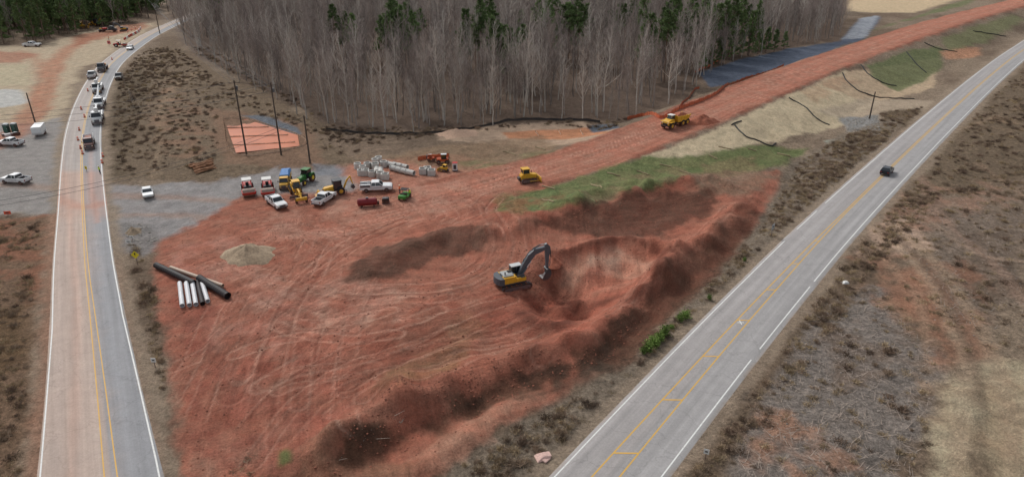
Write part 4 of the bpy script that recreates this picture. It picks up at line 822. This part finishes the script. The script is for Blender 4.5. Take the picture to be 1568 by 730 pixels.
DB=mat('dry_brush_stems',(146,126,106),.95,0,.3,1.2,ov=(.7,1.25)); DG=mat('dry_grass_blades',(172,152,122),.95,0,.3,1.2,ov=(.7,1.15)); DR=mat('dark_brush_stems',(120,100,84),.95,0,.3,1.2,ov=(.6,1.2))
def bush(seed,m,n=110,w=.7,h=1.0,bw=.035):
    r=random.Random(seed); b=MB(); vs=[];fs=[]
    for i in range(n):
        p=Vector((r.gauss(0,w*.35),r.gauss(0,w*.35),r.uniform(0,.3*h))); d=Vector((r.gauss(0,.6),r.gauss(0,.6),r.uniform(.3,1))).normalized()*r.uniform(.4,1)*h*.8; s=d.cross(Vector((r.random()-.5,r.random()-.5,.1))).normalized()*bw; o=len(vs); vs+=[p-s,p+s,p+d]; fs.append((o,o+1,o+2))
    b.add(vs,fs,m); return b.mesh('bush')
def leafbush(seed,n=500,w=1.0,h=1.6):
    r=random.Random(seed); b=MB(); vs=[];fs=[]
    for i in range(n):
        c=Vector((r.gauss(0,w*.4),r.gauss(0,w*.4),abs(r.gauss(h*.5,h*.25)))); d=Vector((r.gauss(0,1),r.gauss(0,1),r.gauss(0.3,1))).normalized()*.14; s=d.cross(Vector((r.random()-.5,r.random()-.5,r.random()-.5))).normalized()*.09; o=len(vs); vs+=[c-d,c-s,c+d,c+s]; fs.append((o,o+1,o+2,o+3))
    b.add(vs,fs,SG)
    for i in range(6): b.tube([(0,0,0),(r.gauss(0,w*.3),r.gauss(0,w*.3),h*.7)],[.03,.01],DR,4,False)
    return b.mesh('shrub')
def coll(name,meshes):
    c=bpy.data.collections.new(name)
    for i,m in enumerate(meshes): c.objects.link(bpy.data.objects.new(name+'_part',m))
    return c
def scatter(name,pts,c,s0,s1,tilt=.05):
    me=bpy.data.meshes.new(name); me.from_pydata([tuple(p) for p in pts],[],[]); o=bpy.data.objects.new(name,me); S.collection.objects.link(o)
    ng=bpy.data.node_groups.new(name,'GeometryNodeTree'); ng.interface.new_socket('Geometry',in_out='INPUT',socket_type='NodeSocketGeometry'); ng.interface.new_socket('Geometry',in_out='OUTPUT',socket_type='NodeSocketGeometry')
    gi=ng.nodes.new('NodeGroupInput'); go=ng.nodes.new('NodeGroupOutput'); ip=ng.nodes.new('GeometryNodeInstanceOnPoints'); ci=ng.nodes.new('GeometryNodeCollectionInfo')
    ci.inputs['Collection'].default_value=c; ci.inputs['Separate Children'].default_value=True; ci.inputs['Reset Children'].default_value=True; ip.inputs['Pick Instance'].default_value=True
    rr=ng.nodes.new('FunctionNodeRandomValue'); rr.data_type='FLOAT_VECTOR'; rr.inputs[0].default_value=(-tilt,-tilt,0); rr.inputs[1].default_value=(tilt,tilt,6.28)
    rs=ng.nodes.new('FunctionNodeRandomValue'); rs.data_type='FLOAT'; rs.inputs[2].default_value=s0; rs.inputs[3].default_value=s1; rs.inputs['Seed'].default_value=5
    L=ng.links.new; L(gi.outputs[0],ip.inputs['Points']); L(ci.outputs[0],ip.inputs['Instance']); L(rr.outputs[0],ip.inputs['Rotation']); L(rs.outputs[1],ip.inputs['Scale']); L(ip.outputs[0],go.inputs[0])
    md=o.modifiers.new('scatter','NODES'); md.node_group=ng; return o
def sample(poly,dens,ymax=440):
    P=G(poly)[:,:2]; lo=P.min(0); hi=P.max(0); hi[1]=min(hi[1],ymax); lo[0]=max(lo[0],-420); hi[0]=min(hi[0],420)
    n=int((hi[0]-lo[0])*(hi[1]-lo[1])*dens); q=rng.random((n,2))*(hi-lo)+lo; d=sdpoly(q[:,0],q[:,1],P); q=q[d>0]; d1=np.abs(polydist(q[:,0],q[:,1],R1W)[0]); d2=np.abs(polydist(q[:,0],q[:,1],R2W)[0]); return q[(d1>6.8)&(d2>6.4)]
def lift(q,dz=0): return np.column_stack([q,H(q[:,0],q[:,1])+dz])
BT=[baretree(i,h,s) for i,(h,s) in enumerate([(21,1),(23,.8),(18,1.2),(20,.9),(15,1.4),(22,1.0),(12,1.5)])]
BE=[baretree(30+i,h,s,BKP,TWP,1.1) for i,(h,s) in enumerate([(21,1.1),(19,.9),(23,1.0),(15,1.3)])]
PT_=[pinetree(50+i,h,l,w) for i,(h,l,w) in enumerate([(19,.5,3.0),(21,.58,3.2),(17,.35,2.8),(12,.12,2.7)])]
FO=[(262,-75),(262,28),(290,76),(360,116),(470,170),(520,200),(700,195),(850,181),(950,180),(1046,148),(1100,104),(1180,76),(1285,58),(1292,-75)]
q=sample(FO,.045); q=q[(np.abs(polydist(q[:,0],q[:,1],HC)[0])>16)]; kk=fbm(q[:,0],q[:,1],.06,3,81); q=q[kk+rng.random(len(q))*.5>.52]
scatter('bare_forest',lift(q),coll('bare_tree_variants',BT+BE[:3]),.7,1.12,.07)
print('forest',len(q))
pc=[]
for (u,v,n,sp) in ((608,104,10,4.5),(622,80,6,5),(765,134,8,4.5),(755,118,6,5),(738,108,7,5),(875,98,7,5),(862,76,5,6),(1005,126,5,4),(1022,102,7,5),(1080,98,9,6),(1120,86,12,7),(1160,76,10,7),(1060,80,6,7),(960,74,5,7),(560,96,3,7),(330,44,4,6),(820,86,3,6)):
    c=g1(u,v)
    for i in range(n): pc.append((c.x+random.gauss(0,sp),c.y+random.gauss(0,sp)))
pc=np.array(pc); PW=G(FO)[:,:2]; pc=pc[sdpoly(pc[:,0],pc[:,1],PW)>1]
scatter('pine_stand',lift(pc),coll('pine_variants',PT_[:3]),.85,1.2)
q=sample([(-420,68),(-420,10),(250,8),(246,20),(160,44),(60,66),(0,70)],.035,ymax=520); scatter('pine_woodland',lift(q),coll('pine_variants_dense',PT_[2:]),.75,1.3)
q=sample([(-420,68),(-420,10),(250,8),(246,20),(160,44),(60,66),(0,70)],.008,ymax=420); scatter('bare_woodland_mix',lift(q),coll('bare_variants_left',BT[:3]+BE[:2]),.7,1.0)
ed=[(300,88),(322,100),(348,113),(372,128),(398,142),(425,155),(452,168),(478,182),(505,190),(530,198),(556,197),(580,200),(606,196),(630,199),(655,194),(682,196),(708,192),(733,193),(760,188),(786,188),(812,184),(838,182),(866,184),(890,181),(915,184),(940,181),(965,174),(990,166),(1012,160),(1036,150),(1058,134),(1080,118),(1110,101),(1140,92),(1170,82),(1205,74),(1240,66)]
for i,(u,v) in enumerate(ed):
    for k in range(2): put((BE if k==0 or i%3==0 else BT)[(i*3+k)%4],'bare_tree',u+random.uniform(-13,13),v-random.uniform(-4,14),random.uniform(0,360),random.uniform(.6,1.08),-.1,0)
for u,v,s in ((192,130,.22),(205,165,.25),(590,198,1.15),(470,182,1.1),(455,175,.9)): put(BE[0],'bare_tree',u,v,30,s,0,0)
for u,v,s in ((1185,80,.75),(1172,82,.85),(1160,84,.8),(1146,86,.9),(1132,88,.85),(1118,92,.9),(1100,98,.8),(1088,104,.7),(1200,76,.6),(1074,108,.7)): put(PT_[3],'pine_tree',u,v,random.uniform(0,360),s,0,0)
BU=coll('brush_variants',[bush(1,DB),bush(2,DB,90,.9,.8),bush(3,DR,110,.9,1.0),bush(4,DG,120,.8,.7),bush(8,DR,100,1.0,.7)]); TU=coll('grass_variants',[bush(5,DG,80,.6,.55,.025),bush(6,DG,60,.8,.4,.025),bush(7,DB,70,.7,.5,.025)])
def brush(name,areas,c,s0,s1):
    Q=[]
    for poly,dn in areas:
        q=sample(poly,dn,ymax=300); kk=fbm(q[:,0],q[:,1],.2,4,61); Q.append(q[kk+rng.random(len(q))*.6>.78])
    Q=np.vstack(Q); print(name,len(Q)); scatter(name,lift(Q,-.02),c,s0,s1)
VERGE=[(1225,250),(1300,205),(1375,188),(1330,255),(1190,380),(1050,515),(930,640),(840,740),(680,770),(700,715),(770,668),(870,618),(970,562),(1090,430),(1170,345),(1205,285)]
LV=[(-300,345),(70,340),(72,470),(50,760),(-300,760)]; RV=[(1300,380),(1390,270),(1440,300),(1330,420),(1180,640),(1090,760),(1040,760),(1165,580)]; V1=[(170,330),(192,440),(235,640),(262,760),(284,760),(262,640),(246,540),(236,430),(215,385)]; DBF=[(1240,470),(1330,440),(1430,540),(1430,660),(1380,770),(1180,770),(1130,720),(1180,600)]
brush('roadside_brush',[(VERGE,.9),([(162,125),(200,92),(255,62),(290,88),(330,120),(250,140),(200,200),(185,275),(165,275)],.7),([(200,200),(260,130),(330,125),(470,185),(520,205),(560,235),(500,245),(470,200),(340,160),(330,250),(240,270),(190,275)],.3),
 ([(490,196),(700,196),(960,182),(940,196),(850,190),(690,204),(560,225),(500,215)],.8),(LV,.45),([(1420,190),(1500,120),(1568,95),(1750,95),(1750,320),(1480,300),(1400,265)],.4),
 (RV,.7),(V1,.5),([(1350,172),(1412,165),(1405,190),(1350,196)],.9),
 ([(262,30),(290,76),(360,116),(470,170),(520,200),(500,180),(400,120),(300,60)],.4),(DBF,.12),([(1430,320),(1600,320),(1600,500),(1440,450)],.15),([(180,745),(300,760),(640,760),(700,720),(660,735),(300,740)],.15)],BU,.3,1.2)
brush('dry_grass',[(VERGE,2.2),(LV,1.3),(RV,1.8),(V1,1.6),([(1240,470),(1450,440),(1600,540),(1430,560),(1430,660),(1380,770),(1180,770),(1130,720),(1180,600)],.4),([(330,760),(350,700),(400,700),(420,760)],1.0),([(1300,330),(1600,250),(1600,540),(1450,520)],.3)],TU,.5,1.3)
LB=[leafbush(3),leafbush(4,420,.8,1.9)]
for u,v,s in ((992,538,.85),(1001,530,.95),(1008,523,.8),(1018,514,.9),(1041,492,.7),(1049,487,.75),(1086,459,.5),(1140,400,.4),(985,541,.6),(1012,519,.6),(1028,503,.4)): put(LB[random.random()>.5],'green_shrub',u,v,random.uniform(0,360),s,0,0)
def rocks(name,areas,m,s0,s1):
    ms=[]
    for i in range(3):
        bm=bmesh.new(); bmesh.ops.create_icosphere(bm,subdivisions=2,radius=.5); r=random.Random(i)
        for v in bm.verts: v.co*=1+.35*(float(vn(v.co.x*3+9,v.co.y*3+v.co.z*2,1.0,i))-.5)+r.uniform(-.08,.08); v.co.z*=.65
        me=bpy.data.meshes.new('rock'); bm.to_mesh(me); bm.free(); me.materials.append(m); ms.append(me)
    Q=np.vstack([sample(p,d,ymax=500) for p,d in areas]); scatter(name,lift(Q,.0),coll(name+'_variants',ms),s0,s1); print(name,len(Q))
rocks('riprap_rocks',[([(1290,182),(1342,178),(1350,200),(1300,204)],1.5),([(168,338),(228,345),(245,370),(215,385),(185,370)],1.0)],mat('grey_rock',(144,138,130),.9,0,.25,2),.2,.65)
rocks('soil_clods',[(REDP,.35),([(560,610),(700,560),(900,540),(1000,460),(940,550),(700,650),(520,710)],2.2),([(780,380),(860,380),(880,470),(790,470)],2.0),([(800,340),(960,300),(1080,290),(1000,355)],1.0)],mat('clay_clods',(136,86,68),.95,0,.35,2,ov=(.6,1.3)),.06,.28)
rocks('field_debris',[(DBF,.45),([(1330,330),(1600,280),(1600,540),(1450,520)],.2)],mat('debris_grey',(140,130,120),.95,0,.35,2,ov=(.6,1.2)),.08,.28)
b=MB(); vs=[];fs=[]
Q=np.vstack([sample(DBF,1.3),sample([(1340,320),(1600,300),(1600,520),(1450,500)],.6),sample([(500,690),(620,620),(640,640),(520,710)],1.5)]); L3=lift(Q)
for p in L3:
    a=random.uniform(0,3.14); l=random.uniform(.4,1.8); d=Vector((math.cos(a),math.sin(a),random.uniform(-.1,.25)))*l; s=Vector((-math.sin(a),math.cos(a),0))*.03; P_=Vector(p)+Vector((0,0,.06)); o=len(vs); vs+=[P_-s,P_+s,P_+d+s*.5,P_+d-s*.5]; fs.append((o,o+1,o+2,o+3))
b.add(vs,fs,mat('dead_wood',(146,132,120),.9,0,.4,.8)); me=b.mesh('woody_debris'); S.collection.objects.link(bpy.data.objects.new('woody_debris',me))
# ---------------------------------------------------------------- workers
def person(name,u,v,ang,shirt,pants,pose=0):
    J=dict(pel=(0,0,.95),sp=(0,0,1.15),ch=(0.02,0,1.38),nk=(0.03,0,1.52),hd=(.05,0,1.62),ht=(.05,0,1.76),shl=(0,.19,1.43),ell=(.06 if pose==0 else .2,.27,1.16),hal=(.22 if pose==0 else .42,.24,.96 if pose==0 else 1.2),shr=(0,-.19,1.43),elr=(-.03,-.26,1.15),har=(.12,-.27,.92),
      hil=(0,.1,.9),knl=(.06,.13,.5),anl=(0,.15,.09),tol=(.17,.17,.05),hir=(0,-.1,.9),knr=(.02,-.12,.5),anr=(-.08,-.14,.09),tor=(.09,-.16,.05))
    R=dict(pel=.15,sp=.14,ch=.16,nk=.065,hd=.1,ht=.09,shl=.075,ell=.055,hal=.04,shr=.075,elr=.055,har=.04,hil=.1,knl=.07,anl=.05,tol=.04,hir=.1,knr=.07,anr=.05,tor=.04)
    K=list(J); E=[('pel','sp'),('sp','ch'),('ch','nk'),('nk','hd'),('hd','ht'),('ch','shl'),('shl','ell'),('ell','hal'),('ch','shr'),('shr','elr'),('elr','har'),('pel','hil'),('hil','knl'),('knl','anl'),('anl','tol'),('pel','hir'),('hir','knr'),('knr','anr'),('anr','tor')]
    me=bpy.data.meshes.new('w'); me.from_pydata([J[k] for k in K],[(K.index(a),K.index(b)) for a,b in E],[]); o=bpy.data.objects.new('tmp_figure',me); S.collection.objects.link(o)
    o.modifiers.new('s','SKIN')
    for i,k in enumerate(K): me.skin_vertices[0].data[i].radius=(R[k],R[k]); me.skin_vertices[0].data[i].use_root=(k=='pel')
    sb=o.modifiers.new('ss','SUBSURF'); sb.levels=1; dg=bpy.context.evaluated_depsgraph_get(); m2=bpy.data.meshes.new_from_object(o.evaluated_get(dg)); bpy.data.objects.remove(o)
    sk_=mat('skin_tone',(170,120,95),.6)
    for m in (pants,shirt,sk_,mat('boot_brown',(70,50,38),.8)): m2.materials.append(m)
    for p in m2.polygons:
        c=p.center; p.use_smooth=True; p.material_index=3 if c.z<.12 else 0 if c.z<.93 and abs(c.y)<.22 else 1 if c.z<1.5 and not(abs(c.y)>.2 and c.z<1.0) else 2
    hm=mat('hard_hat',(230,225,200),.4); b=MB(); b.tube([(.05,0,1.70),(.05,0,1.76),(.05,0,1.83),(.05,0,1.86)],[.14,.135,.1,.03],hm,14); b.tube([(.12,0,1.71),(.14,0,1.715)],[.1,.1],hm,10)
    for y in(-.09,.09): b.box((.135,y*.42,1.66),(.02,.03,.02),BLK())
    b.box((.165,0,1.63),(.04,.03,.05),sk_)
    hh=b.mesh('helmet'); par=bpy.data.objects.new(name,m2); S.collection.objects.link(par); h=bpy.data.objects.new('hard_hat',hh); S.collection.objects.link(h); h.parent=par
    par.location=g1(u,v); par.rotation_euler=(0,0,math.radians(ang))
HV=mat('hi_vis_vest',(196,226,60),.6,0,.05); HO=mat('hi_vis_orange',(232,110,50),.6,0,.05); JN=mat('denim',(52,62,84),.9,0,.1)
person('flagger_worker',154,266,250,HV,JN,1); person('site_worker',628,302,160,HV,JN,0); person('site_worker',612,296,20,HO,JN,1); person('site_worker',167,62,20,HO,JN,0)
# ---------------------------------------------------------------- light, world, camera
w=bpy.data.worlds.new('World'); S.world=w; w.use_nodes=True; nt=w.node_tree; bg=nt.nodes['Background']; sk=nt.nodes.new('ShaderNodeTexSky'); sk.sky_type='NISHITA'; sk.sun_disc=False; sk.sun_elevation=math.radians(44); sk.sun_rotation=math.radians(-40); sk.dust_density=3.0; sk.air_density=1.0
hs=nt.nodes.new('ShaderNodeHueSaturation'); hs.inputs['Saturation'].default_value=.3; nt.links.new(sk.outputs[0],hs.inputs['Color']); nt.links.new(hs.outputs[0],bg.inputs[0]); bg.inputs[1].default_value=.15
sun=bpy.data.lights.new('sun','SUN'); sun.energy=1.5; sun.angle=math.radians(11); sun.color=(1,.97,.93); so=bpy.data.objects.new('sun',sun)
so.rotation_euler=Vector((math.sin(math.radians(40))*math.cos(math.radians(44)),-math.cos(math.radians(40))*math.cos(math.radians(44)),-math.sin(math.radians(44)))).to_track_quat('-Z','Y').to_euler(); S.collection.objects.link(so)
cam=bpy.data.cameras.new('camera'); cam.lens=24.0; cam.sensor_width=36; cam.clip_start=.5; cam.clip_end=9000; co=bpy.data.objects.new('camera',cam); co.location=(0,0,CAMH); co.rotation_euler=(math.radians(90)-TH,0,0); S.collection.objects.link(co); S.camera=co
S.view_settings.view_transform='Standard'; S.view_settings.look='None'; S.view_settings.exposure=0
